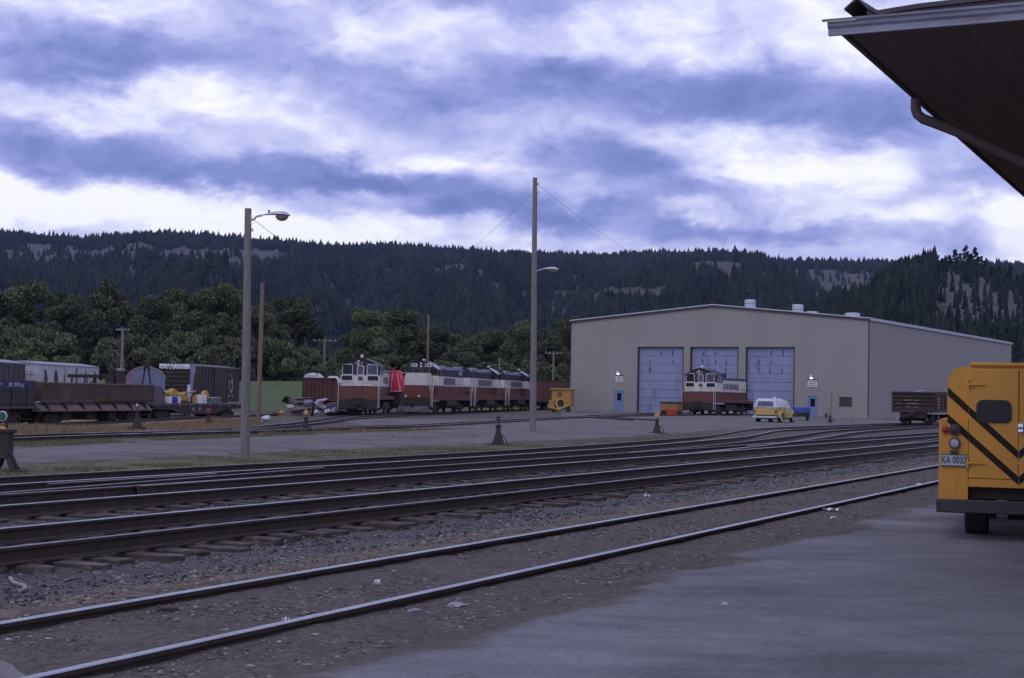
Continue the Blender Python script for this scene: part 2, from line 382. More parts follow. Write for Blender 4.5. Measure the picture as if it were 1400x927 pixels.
sheet('pavement', ins_pave, np.arange(-6, 40, .09), np.arange(3, 48, .09), lambda d, x, y: -.02 + .055 * sstep(0, .55, d) + (fb(x * .7, y * .7, 2) - .5) * .012, M_asph, mk_pave)
ROAD = ((.145, .130, .122), (.205, .188, .175))
M_road = surf_mat('gravel_road', [ROAD, ((.085, .07, .055), (.15, .125, .10)), ((.06, .075, .03), (.11, .115, .05)), ((.22, .21, .2), (.28, .27, .26))], .5, rough=.95, bump=.01, bscale=30, streak=(((.25, .9, 1), (.7, 1.12, .36, .62), 1), ((2, 3, 1), (.8, 1.1, .35, .65), 1)))
def ins_road(x, y):
    tx = np.interp(y, [p[1] for p in T5P], [p[0] for p in T5P])
    near = -24.6 + (fb(x * .5, y * .5, 4) - .5) * 1.3 - cperp(x, y)
    far = np.where(y < 80, x - tx - 2.9, x - tx + 1.0 + (y - 80) * .5) + (fb(x * .4 + 9, y * .4, 3) - .5) * 1.2
    return np.minimum(np.minimum(near, far), np.where(x / y < .03, 112 - y, 200 - y))
def mk_road(d, x, y):
    e = .75 * (1 - sstep(0, .9, d)) + .12 * fb(x * .3, y * .3)
    return np.stack([e, .5 * (1 - sstep(0, .7, d)) * (y < 75), .35 * fb(x * .12, y * .7), np.ones_like(d)], -1)
sheet('road', ins_road, np.arange(-30, 90, .3), np.arange(24, 200, .3), lambda d, x, y: -.05 + .095 * sstep(0, 1.4, d), M_road, mk_road)

M_lawn = surf_mat('lawn', [((.055, .085, .03), (.11, .145, .055)), GRASS, DIRT, DRY], .3, bump=.03, bscale=6)
sheet('lawn', lambda x, y: np.minimum(np.minimum(y - 154 + 6 * (fb(x * .1, y * .1, 3) - .5), 300 - y), -.04 * y - x), np.arange(-125, 0, 1.0), np.arange(150, 300, 1.0), lambda d, x, y: .03 + 0 * d, M_lawn,
      lambda d, x, y: np.stack([.5 * (1 - sstep(0, 6, d)) + .2 * fb(x * .05, y * .05), 0 * d, 0 * d, np.ones_like(d)], -1))
# ------------------------------------------------------------------ railway tracks
M_rust = mat('rail_rust', (.068, .043, .034), (.036, .025, .021), 6, .85, stretch=(1, 1, 1), bump=.002)
M_head = mat('rail_head', (.46, .46, .5), (.30, .29, .32), 3, .32, metal=1.0)
M_headd = mat('rail_head_dull', (.30, .28, .30), (.16, .13, .13), 4, .5, metal=.85)
M_tie = mat('tie_wood', (.105, .080, .068), (.04, .03, .026), 5, .95, stretch=(1, 1, 3), bump=.006, bscale=14, c3=(.20, .17, .16), s3=2.5, t3=.62)
PROF = [(-.066, 0), (.066, 0), (.066, .012), (.012, .03), (.010, .125), (.034, .135), (.036, .165), (.028, .171), (-.028, .171), (-.036, .165), (-.034, .135), (-.010, .125), (-.012, .03), (-.066, .012)]
def smooth_path(pts, step=2.0, sm=7.0):
    P = np.array([(p[0], p[1]) for p in pts], float); d = np.concatenate([[0], np.cumsum(np.hypot(*np.diff(P, axis=0).T))])
    n = max(2, int(d[-1] / step)); t = np.linspace(0, d[-1], n + 1)
    # average the polyline over a sliding window, extended straight at both ends
    def ev(u):
        x = np.interp(u, d, P[:, 0]); y = np.interp(u, d, P[:, 1])
        for m_, (a, b) in ((u < 0, (0, 1)), (u > d[-1], (-1, -2))):
            e = (P[a] - P[b]) / np.linalg.norm(P[a] - P[b]); k = np.where(u < 0, -u, u - d[-1])
            x = np.where(m_, P[a][0] + e[0] * k, x); y = np.where(m_, P[a][1] + e[1] * k, y)
        return np.stack([x, y], -1)
    w = np.linspace(-1, 1, 15); wt = 1 - w ** 2; acc_ = sum(ev(t + sm * k) * q for k, q in zip(w, wt)) / wt.sum()
    return [Vector(p) for p in acc_]
def rail_mesh(path, off, zf, name, mats, parent, wob=.006):
    mb = MB(); rings = []
    for i, p in enumerate(path):
        d = (path[min(i + 1, len(path) - 1)] - path[max(i - 1, 0)]).normalized(); n = Vector((d.y, -d.x))
        c = p + n * (off + wob * (mn.noise((p.x * .3, p.y * .3, off)) )); z = zf(c.x, c.y)
        rings.append([(c.x + n.x * a, c.y + n.y * a, z + b) for a, b in PROF])
    mb.ring(rings)
    n = len(PROF)
    for fi in range(len(rings) - 1):
        for j in (6, 7, 8): mb.m[fi * n + j] = 1
    return mb.build(name, mats, parent)
def track(pts, label, zf, ties=False, tie_range=None, shiny=True, gauge=1.505, tie_z=None, group='yard tracks', tie_len=2.6, limit=98, skip_rail=None, joint=12):
    path = smooth_path(pts)
    o = path[len(path) // 2]; t = empty('railway_track', (0, 0, 0), 0, label, 'railway track', group)
    for s_ in (-1, 1):
        if skip_rail == s_: continue
        rail_mesh(path, s_ * gauge / 2, zf, 'rail', [M_rust, M_head if (shiny is True or shiny == s_) else M_headd], t)
    if ties:
        # ties at .53 m spacing along the path
        L = 0; nxt = 0; pl = []
        for a, b in zip(path, path[1:]):
            seg = (b - a).length; d = (b - a).normalized()
            while nxt < L + seg: pl.append((a + d * (nxt - L), d)); nxt += .53 + random.uniform(-.03, .03)
            L += seg
        ok = []
        for p, d in pl:
            px, py = projx((p.x, p.y, 0))
            if p.y > 4 and -60 < px < 1460: ok.append((p, d))
        ok.sort(key=lambda q: q[0].length); lim = ok[:limit]; rest = ok[limit:]
        def tie_box(mb, p, d):
            L_ = tie_len / 2 + random.uniform(-.14, .12); sh = random.uniform(-.22, .22); rz = atan2(d.y, d.x) - pi / 2 + random.uniform(-.03, .03)
            z = zf(p.x, p.y) + random.uniform(-.034, -.004)
            mb.box(-L_ + sh, L_ + sh, -.10 - random.uniform(0, .025), .10 + random.uniform(0, .02), -.16, 0, rz=rz, o=(p.x, p.y, z), bev=.012)
        for p, d in lim:
            mb = MB(); tie_box(mb, p, d); mb.build('tie', M_tie, t)
        if rest:
            mb = MB()
            for p, d in rest: tie_box(mb, p, d)
            mb.build('ties', M_tie, t, kind='stuff')
    return t
def cs(c, s): return (c * TN[0] + s * TU[0], c * TN[1] + s * TU[1])
z_near = lambda x, y: -.021 + (gz(x, y) - .085) * float(sstep(60, 100, y)) * 0 + float(sstep(60, 110, y)) * gz(x, y)
z_far = lambda x, y: gz(x, y) - .02
track([cs(-6.71, s) for s in (-14, 10, 40, 80, 120)], 'nearest railway track sunk in dirt beside the asphalt pavement', z_near, shiny=True, gauge=1.53)
track([cs(-11.68, s) for s in (-14, 10, 40, 80, 120)], 'railway track on exposed wooden ties, second track out from the pavement', z_near, True, shiny=-1)
track([cs(-15.55, s) for s in (-14, 10, 40, 80, 120)], 'railway track on exposed ties, third track out from the pavement', z_near, True, shiny=1)
track([cs(-18.72, -14), cs(-18.75, 10), cs(-18.62, 34), cs(-18.85, 45), cs(-20.6, 64), cs(-23.7, 80), cs(-24.5, 110), cs(-24.6, 150)], 'railway track curving off toward the dark gondola by the grey shed', z_near, True, shiny=1)
track([cs(-15.65, 42), cs(-16.1, 50), cs(-17.9, 66), cs(-20.2, 82), cs(-21.0, 100), cs(-21.0, 130)], 'diverging turnout track between the third track and the gondola track', z_near, True, shiny=1, limit=60)
track([cs(-11.8, 58), cs(-12.1, 66), cs(-13.4, 84), cs(-13.6, 120)], 'diverging turnout track past the far side of the second track', z_near, shiny=False)
track(T5P, 'railway track across the gravel road leading to the middle shed door', z_far, True, shiny=1, limit=40)
track([(-44, 20), (-34.6, 55), (-30.6, 74.5), (-27.3, 90), (-24.2, 104.7), (-21.0, 118), (-16.5, 133), (-14, 150)], 'weedy siding under the rusty dump car and the flatcar', z_far, shiny=False)
def hv(x, y, hd, s): return (x + s * sin(radians(hd)), y + s * cos(radians(hd)))
track([(-11.9, 86), (-11.3, 98), (-10.4, 110), (-9.4, 122), hv(-8.4, 133, 10.5, 0), hv(-8.4, 133, 10.5, 90)], 'railway track under the coupled road diesel locomotives', z_far, True, shiny=False, limit=20)
track([(-14.0, 54), (-13.0, 60), (-12.3, 70), (-12.0, 85), (-11.8, 100), hv(-11.6, 118, 3, 0), hv(-11.6, 118, 3, 60)], 'railway track under the diesel switcher parked beside the scrap pile', z_far, True, shiny=False, limit=20)
track([cs(-38, 100), (6, 128), (12, 145), (19.0, 168)], 'railway track running into the left shed door', z_far, shiny=False)
M_plate = M_rust
# turnout details between the third and fourth tracks: frog, guard rails, points
def short_rail(c0, s0, c1, s1, label):
    t = tag(rail_mesh(smooth_path([cs(c0, s0), cs(c1, s1)], 1), 0, z_near, 'guard_rail', [M_rust, M_headd], None), label, 'guard rail', 'guard rails and switch frogs of the turnouts')
short_rail(-16.55, 17, -17.5, 27.5, 'rusty closure rail crossing between third and fourth tracks at left')
short_rail(-16.2, 20.0, -16.25, 24.4, 'short guard rail inside the third track, nearest the left edge')
short_rail(-17.6, 19.5, -17.62, 24, 'short guard rail inside the fourth track near the left edge')
short_rail(-14.95, 42, -14.98, 47, 'short guard rail inside the third track beside the middle turnout')
short_rail(-16.0, 52, -16.5, 57, 'short guard rail past the middle turnout')

# ------------------------------------------------------------------ shared materials
def wave_wall(name, c1, c2, axis):
    m = mat(name, c1, c2, .35, .6, stretch=(1, 1, .35)); t = m.node_tree; b = t.nodes['Principled BSDF']
    c = t.nodes.new('ShaderNodeTexCoord'); w = t.nodes.new('ShaderNodeTexWave'); w.bands_direction = axis; w.inputs['Scale'].default_value = 1.05
    w.wave_profile = 'SIN'; t.links.new(c.outputs['Object'], w.inputs['Vector'])
    bp = t.nodes.new('ShaderNodeBump'); bp.inputs['Distance'].default_value = .03; bp.inputs['Strength'].default_value = .8
    t.links.new(w.outputs['Fac'], bp.inputs['Height']); t.links.new(bp.outputs[0], b.inputs['Normal']); return m
M_wallx = wave_wall('shed_wall_front', (.325, .302, .27), (.295, .275, .243), 'X')
M_wally = wave_wall('shed_wall_side', (.315, .295, .268), (.285, .268, .243), 'Y')
M_trim = mat('dark_trim', (.07, .06, .06)); M_white = mat('white_paint', (.72, .72, .70), (.6, .59, .57), 4, .55)
M_doorb = mat('blue_door', (.28, .31, .44), (.235, .262, .385), 1.2, .6, stretch=(1, 1, .4), c3=(.14, .15, .24), s3=.9, t3=.62)
M_doorm = mat('blue_man_door', (.20, .28, .46))
M_glass = mat('dark_glass', (.015, .017, .02), (.01, .01, .012), 1, .15, spec=.28)
M_galv = mat('galvanised', (.62, .63, .66), (.48, .49, .52), 6, .45, metal=.5)
M_roofm = mat('roof_metal', (.32, .30, .30), (.24, .23, .23), 1, .55, metal=.2)
M_conc = mat('concrete', (.34, .33, .31), (.24, .23, .21), 2)
M_black = mat('black_paint', (.022, .020, .022), (.035, .028, .026), 3, .5)
M_grime = mat('black_grime', (.028, .022, .019), (.05, .036, .028), 5, .9)
M_steel = mat('wheel_steel', (.12, .09, .07), (.05, .04, .035), 8, .7, metal=.3)
M_brown = mat('loco_brown', (.15, .046, .030), (.115, .036, .026), 1.3, .6, c3=(.18, .06, .03), s3=.7, t3=.6)
M_cream = mat('loco_cream', (.68, .65, .58), (.56, .52, .46), 1.5, .6, stretch=(1, 1, .5), c3=(.34, .28, .22), s3=1.3, t3=.68)
M_roofblk = mat('loco_roof', (.018, .018, .024), (.035, .033, .038), 1.5, .6, spec=.3)
M_roofblu = mat('loco_roof_blue', (.022, .026, .055), (.035, .04, .075), 1.5, .5, spec=.35)
M_edge = mat('pale_roof_glint', (.45, .48, .55), (.34, .36, .42), 3, .35, metal=.3)  # pale colour stands in for sky highlights on the locomotive roofs
M_hand = mat('handrail_white', (.68, .66, .64), (.5, .48, .46), 6, .5)
M_wood = mat('pole_wood', (.25, .225, .215), (.15, .13, .12), 5, .9, stretch=(4, 4, .3), bump=.004, bscale=12)
M_woodb = mat('pole_wood_brown', (.24, .165, .125), (.14, .095, .07), 5, .9, stretch=(4, 4, .3))
M_alum = mat('cast_aluminium', (.55, .56, .6), (.42, .43, .46), 4, .4, metal=.6)
M_amberglass = mat('lamp_lens', (.30, .235, .17), (.2, .15, .1), 6, .25)
M_tyre = mat('tyre_rubber', (.02, .02, .021), (.03, .028, .027), 8, .9)
M_wire = mat('wire', (.03, .03, .035))

# ------------------------------------------------------------------ the maintenance shed
SH = empty('shed', (6.6, 172.7, 0), radians(-30), 'long beige metal engine shed with three blue roll doors under a low gable', 'shed')
WW, LL, EV, RG = 33.5, 63.5, 10.05, 11.55
sho = Vector((6.6, 172.7)); shx = Vector((cos(radians(30)), -sin(radians(30))))
def fa(px, py=None):
    """bearing -> distance along the shed front, and height there"""
    t = ray(px, 550); t = t.x / t.y; a = (sho.y * t - sho.x) / (shx.x - shx.y * t); Y = sho.y + shx.y * a
    return (a, at(px, py, Y).z) if py else a
DO = [(fa(871.5), fa(933), fa(900, 474.5)[1]), (fa(943.5), fa(1008), fa(970, 475.5)[1]), (fa(1019.5), fa(1085), fa(1050, 476)[1])]
DT = sum(d[2] for d in DO) / 3
MD = [(fa(840), fa(852), fa(846, 533.5)[1]), (fa(1104.3), fa(1116.8), fa(1110, 541)[1])]
WI = (fa(1148.5), fa(1164), fa(1156, 555)[1], fa(1156, 543.5)[1])
holes = [(a, b, .0, DT) for a, b, _ in DO] + [(a, b, .0, z) for a, b, z in MD] + [WI]
mb = MB(); xs = sorted({0, WW, *[h[0] for h in holes], *[h[1] for h in holes]}); zs = sorted({-.4, 0, DT, *[h[2] for h in holes], *[h[3] for h in holes]})
for a, b in zip(xs, xs[1:]):
    for c, d in zip(zs, zs[1:]):
        if any(h[0] - 1e-4 <= a and b <= h[1] + 1e-4 and h[2] - 1e-4 <= c and d <= h[3] + 1e-4 for h in holes): continue
        mb.add([(a, 0, c), (b, 0, c), (b, 0, d), (a, 0, d)], [(0, 1, 2, 3)])
mb.add([(0, 0, DT), (WW, 0, DT), (WW, 0, EV), (WW / 2, 0, RG), (0, 0, EV)], [(0, 1, 2, 3, 4)])
mb.build('front_wall', M_wallx, SH)
MB().add([(WW, 0, -.4), (WW, LL, -.4), (WW, LL, EV), (WW, 0, EV)], [(0, 1, 2, 3)]).add([(0, 0, -.4), (0, LL, -.4), (0, LL, EV), (0, 0, EV)], [(3, 2, 1, 0)]).build('side_walls', M_wally, SH)
MB().add([(0, LL, -.4), (WW, LL, -.4), (WW, LL, EV), (WW / 2, LL, RG), (0, LL, EV)], [(4, 3, 2, 1, 0)]).build('back_wall', M_wallx, SH)
mb = MB(); ov = .12
mb.extr([(-ov, EV - .01), (WW / 2, RG + .05), (WW + ov, EV - .01), (WW + ov, EV + .10), (WW / 2, RG + .17), (-ov, EV + .10)], 'y', -.15, LL + .15)
rf = mb.build('roof', M_roofm, SH)
mb = MB()
for sgn in (0, 1):
    x0, x1 = (-.16, WW / 2) if sgn == 0 else (WW / 2, WW + .16)
    z0, z1 = (EV, RG + .06) if sgn == 0 else (RG + .06, EV)
    mb.add([(x0, -.2, z0 - .16), (x1, -.2, z1 - .16), (x1, -.2, z1 + .02), (x0, -.2, z0 + .02), (x0, -.02, z0 - .16), (x1, -.02, z1 - .16), (x1, -.02, z1 + .02), (x0, -.02, z0 + .02)],
           [(0, 1, 2, 3), (7, 6, 5, 4), (0, 4, 5, 1), (3, 2, 6, 7)])
mb.build('fascia', M_trim, SH)
MB().box(WW + .03, WW + .20, -.1, LL, EV - .18, EV + .12).build('gutter', M_galv, SH)
mb = MB()
for sgn in (0, 1):
    x0, x1 = (-.18, WW / 2) if sgn == 0 else (WW / 2, WW + .18)
    z0, z1 = (EV, RG + .06) if sgn == 0 else (RG + .06, EV)
    mb.add([(x0, -.24, z0 + .02), (x1, -.24, z1 + .02), (x1, -.24, z1 + .12), (x0, -.24, z0 + .12), (x0, -.15, z0 + .12), (x1, -.15, z1 + .12)], [(0, 1, 2, 3), (3, 2, 5, 4)])
mb.build('roof_trim_or_glint', M_galv, SH)
MB().box(WW - .06, WW + .05, -.05, .06, 0, EV - .2).build('corner_trim', M_trim, SH)
MB().box(-.05, .05, -.04, .05, 0, EV - .2).build('corner_trim', M_wallx, SH)
mb = MB()
for a, b in ((0, MD[0][0] - .05), (MD[0][1] + .05, DO[0][0] - .1), (DO[2][1] + .1, MD[1][0] - .05), (MD[1][1] + .05, WW)): mb.box(a, b, -.06, .0, -.4, .42)
mb.build('foundation_curb', M_conc, SH)
for (a, b, z) in DO:
    f = MB().box(a - .07, a + .02, -.03, .4, 0, DT + .02).box(b - .02, b + .07, -.03, .4, 0, DT + .02).box(a - .12, b + .12, -.04, .4, DT, DT + .10).build('door_frame', M_trim, SH)
    mb = MB(); n = 8
    for k in range(n):
        z0 = .02 + (DT - .02) * k / n; z1 = (DT) * (k + 1) / n - .022
        mb.box(a + .02, b - .02, .28, .34, z0, z1, bev=.02)
        mb.box(a + .02, b - .02, .335, .36, z1, z1 + .04)
    d = mb.build('roll_door', M_doorb, SH)
    mb = MB()
    for q in range(1, 4):
        for k in range(n - 3, n):
            if random.random() < .75:
                x = a + (b - a) * q / 4 + random.uniform(-.1, .1); z0 = DT * k / n; mb.box(x - .04, x + .04, .225, .238, z0 + .1, z0 + random.uniform(.4, .75))
    mb.build('hinge_strip', mat('door_stain', (.06, .065, .12)), d)
for (a, b, z) in MD:
    MB().box(a, a + .1, -.03, .1, 0, z).box(b - .1, b, -.03, .1, 0, z).box(a, b, -.035, .1, z - .09, z + .04).build('door_frame', M_doorm, SH)
    d = MB().box(a + .1, b - .1, .02, .07, .02, z - .09).build('door', M_doorm, SH)
    MB().box((a + b) / 2 - .2, (a + b) / 2 + .28, .005, .03, z - 1.1, z - .3).build('window', M_glass, d)
    MB().box(a + .14, a + .2, -.03, .02, z - 1.5, z - 1.35).build('handle', M_galv, d)
MB().box(WI[0] - .06, WI[1] + .06, -.04, .08, WI[2] - .06, WI[2]).box(WI[0] - .06, WI[1] + .06, -.04, .08, WI[3], WI[3] + .06).box(WI[0] - .06, WI[0], -.04, .08, WI[2], WI[3]).box(WI[1], WI[1] + .06, -.04, .08, WI[2], WI[3]).box((WI[0] + WI[1]) / 2 - .03, (WI[0] + WI[1]) / 2 + .03, -.02, .08, WI[2], WI[3]).build('window_frame', M_trim, SH)
MB().box(WI[0], WI[1], .05, .07, WI[2], WI[3]).build('window', mat('brown_window', (.09, .06, .05), (.06, .045, .04), 2, .3), SH)
for px, y0, y1, yl, px0, px1 in ((847, 514, 522.5, 511, 841.5, 851.5), (1110, 520, 529.5, 515.5, 1104, 1117)):
    a0, a1 = fa(px0), fa(px1); z1 = fa(px, y0)[1]; z0 = fa(px, y1)[1]; am = (a0 + a1) / 2
    s_ = MB().box(a0, a1, -.07, -.002, z0, z1).build('notice_board', M_white, SH)
    mb = MB().box(a0 - .04, a1 + .04, -.085, -.004, z1, z1 + .12)
    for q in range(3): mb.box(a0 + .12, a1 - .12, -.078, -.069, z0 + .12 + q * .2, z0 + .18 + q * .2)
    mb.build('lettering', M_trim, s_)
    l = MB().tube([(am, 0, z1 + .45), (am, -.25, z1 + .55), (am, -.4, z1 + .5)], .03).tube([(am, -.4, z1 + .28), (am, -.4, z1 + .42), (am, -.4, z1 + .6)], [.22, .16, .05], 12).build('wall_lamp', M_alum, SH)
    bm_ = mat('lit_bulb', (1, 1, 1)); bm_.node_tree.nodes['Principled BSDF'].inputs['Emission Color'].default_value = (1, .98, .95, 1); bm_.node_tree.nodes['Principled BSDF'].inputs['Emission Strength'].default_value = 1.6
    MB().tube([(am, -.4, z1 + .12), (am, -.4, z1 + .2), (am, -.4, z1 + .3)], [.08, .15, .14], 10).build('bulb', bm_, l)
MB().box(fa(1130), fa(1131.5), -.45, -.07, .1, .55).build('meter_box', M_trim, SH)
for s, r, h in ((10.5, .62, 1.15), (26, .68, 1.55), (31, .75, 1.0), (47, 1.0, 1.7), (60, .7, .9)):
    x = WW / 2
    v = MB().tube([(x, s, RG - .2), (x, s, RG + .25), (x, s, RG + .26), (x, s, RG + .1 + h), (x, s, RG + .16 + h)], [r * .8, r * .8, r, r, r * .7], 18).build('roof_vent', M_galv, SH, smooth=True)
    mb = MB(); mb.tube([(x, s, RG + .1 + h * .62), (x, s, RG + .14 + h * .62)], r + .02, 18); mb.build('band', M_trim, v)

# ------------------------------------------------------------------ station roof overhead
HB = radians(25.7); bx = Vector((cos(HB), -sin(HB))); by = Vector((sin(HB), cos(HB)))
c0 = at(1131, 40, 10.5); c0.x += .11; ZS = at(1131, 48, 10.5).z + .015
ST = empty('station_building', (c0.x, c0.y, 0), -HB, 'dark overhanging station roof with gutter and downspout, upper right corner above the bus', 'building')
def boards_mat():
    m = mat('soffit_boards', (.12, .088, .074), (.085, .063, .055), 2, .85, stretch=(6, .4, 1), bump=.003); return m
M_soff = boards_mat(); M_fasc = mat('fascia_steel', (.30, .31, .36), (.2, .2, .24), 3, .5, stretch=(.6, 3, 3), c3=(.16, .10, .07), s3=1.4, t3=.63)
M_shin = mat('roof_shingle', (.10, .085, .09), (.06, .05, .05), 6, .95, bump=.01)
mb = MB()
for k in range(150):
    x0 = .03 + k * .105
    mb.box(x0, x0 + .1042, .02, 40, ZS + .002 * (k % 2), ZS + .02, bev=.0015)
mb.build('soffit', M_soff, ST)
MB().box(0.01, 16, .025, 40, ZS + .022, ZS + .082).build('roof_deck', M_shin, ST)
mb = MB(); mb.extr([(-.02, ZS - .012), (-.02, ZS + .03), (-.045, ZS + .045), (-.045, ZS + .075), (0.0, ZS + .085), (0.02, ZS - .01)], 'x', -.10, 16)
mb.extr([(-.025, ZS - .022), (-.05, ZS - .02), (-.05, ZS - .008), (-.025, ZS - .010)], 'x', -.02, 16)
mb.extr([(-.05, ZS + .075), (-.07, ZS + .072), (-.075, ZS + .088), (-.05, ZS + .092)], 'x', -.13, 16)
mb.build('fascia', M_fasc, ST)
mb = MB(); mb.extr([(-.02, ZS - .01), (-.02, ZS + .085), (0, ZS + .085), (0, ZS - .01)], 'y', .0, 40); mb.build('side_fascia', M_soff, ST)
# torn, lifted roofing at the corner
mb = MB()
rr_ = [(.01, .15, .012), (.07, .20, .012), (.10, .215, .012), (.16, .150, .012), (.24, .10, .03), (.5, .12, .03), (4, .2, .04), (16, .45, .04)]
mb.ring([[(x_, -.03, ZS + z_), (x_, -.03, ZS + z_ + t_), (x_ + .02, .8, ZS + z_ + t_ + .06), (x_ + .02, .8, ZS + z_ + .02)] for x_, z_, t_ in rr_])
mb.ring([[(x_, -.01, ZS + .09), (x_, -.01, ZS + max(.1, z_ - .004)), (x_, 40, ZS + z_ + .0), (x_, 40, ZS + .09)] for x_, z_, t_ in rr_[3:]])
mb.build('lifted_roofing', M_shin, ST)
# gutter along the long eave, downspout looping back to the wall
def pl(px, py):   # point on the vertical plane through the long eave
    d = ray(px, py); t = ((c0.x) * bx.x + c0.y * bx.y) / (d.x * bx.x + d.y * bx.y)
    p = Vector((d.x * t, d.y * t, EYE + d.z * t)); return (p.x - c0.x) * by.x + (p.y - c0.y) * by.y, p.z
sy, _ = pl(1252, 150)
sy2 = sy
mb = MB(); p1 = pl(1254, 138); p2 = pl(1255, 163)
zt = ZS - .02; zb = p2[1]
mb.tube([(0, sy2, ZS), (0, sy2, ZS - .09), (.015, sy2, ZS - .135), (.06, sy2, ZS - .175), (.165, sy2, ZS - .22), (.34, sy2, ZS - .30), (.87, sy2, ZS - .58), (2.92, sy2, ZS - 1.7)], .042, 14)
mb.build('downspout', M_soff, ST, smooth=True)
MB().box(2.9, 14, .6, 40, 0, ZS).build('wall', mat('station_wall', (.25, .2, .15), (.18, .14, .11), 1), ST)

# ------------------------------------------------------------------ yellow bus
BH = radians(19); bcx, bcy = at(1283, 700, 18.6).x, 18.6
BU = empty('school_bus', (bcx, bcy, .11), -BH, 'yellow bus with brown chevrons on its rear door, parked under the station roof', 'bus')
box_ = Vector((cos(BH), -sin(BH)))
def bl(px, py):
    d = ray(px, py); n = Vector((sin(BH), cos(BH))); t = (bcx * n.x + bcy * n.y) / (d.x * n.x + d.y * n.y)
    return (d.x * t - bcx) * box_.x + (d.y * t - bcy) * box_.y, EYE + d.z * t - .11
M_yel = mat('bus_yellow', (.70, .33, .035), (.62, .285, .03), 1.1, .38, c3=(.44, .20, .03), s3=.9, t3=.66)
M_yeld = mat('bus_yellow_lower', (.70, .33, .035), (.58, .26, .03), 1.6, .42, c3=(.26, .14, .05), s3=1.6, t3=.60)
M_brn = mat('chevron_brown', (.036, .018, .012), (.028, .014, .010), 2, .7, spec=.2)
M_bump = mat('bumper_dark', (.055, .052, .058), (.035, .032, .035), 3, .55)
M_red = mat('red_lens', (.45, .01, .008), (.38, .01, .008), 3, .2); M_dkred = mat('dark_red_lens', (.06, .014, .010), (.045, .012, .01), 3, .25)
M_clear = mat('clear_lens', (.42, .44, .5), (.34, .36, .42), 12, .15)
M_ring = mat('lamp_ring', (.07, .06, .055), None, 3, .4); M_chrome = mat('chrome', (.75, .75, .78), (.6, .6, .64), 3, .15, metal=.95)
CX = bl(1393, 600)[0]; BW = 2 * CX; zroof = bl(1340, 497)[1]; zsh = bl(1300, 512)[1]; zbelt = bl(1290, 574)[1]; zbot = bl(1330, 684)[1]
xu = bl(1295, 560)[0]                       # upper body edge
xp = bl(1324, 600)[0]                       # door post seam
bt, bb = bl(1283, 681)[1], bl(1283, 699)[1]  # bumper
LB = 5.2
def bodyprof(i):
    a = xu + i; w = BW - xu - i; zt = bl(1322, 501)[1]
    L_ = [(a, zbelt), (a, zsh - .10), (a + .02, zsh - .02), (a + .07, zt - .03), (a + .16, zt)]
    return L_ + [(BW - x, z) for x, z in L_[::-1]]
mb = MB(); mb.extr(bodyprof(0), 'y', .02, LB); mb.build('upper_body', M_yel, BU)
xr = bl(1326, 500)[0]; zt1 = bl(1340, 495.5)[1]; zt0 = bl(1322, 501)[1] + .002
MB().box(xr, BW - xr, -.02, LB, zt0, zt1, bev=.012).build('roof_cap', M_yel, BU)
mb = MB(); mb.extr([(0, bt), (0, zbelt), (.02, zbelt + .015), (xp, zbelt + .015), (xp, bt)], 'y', -.03, LB)
mb.extr([(BW - xp, bt), (BW - xp, zbelt + .015), (BW - .02, zbelt + .015), (BW, zbelt), (BW, bt)], 'y', -.03, LB)
mb.build('lower_corners', M_yeld, BU)
zd = bl(1340, 654)[1]; zgap = bl(1340, 666)[1]
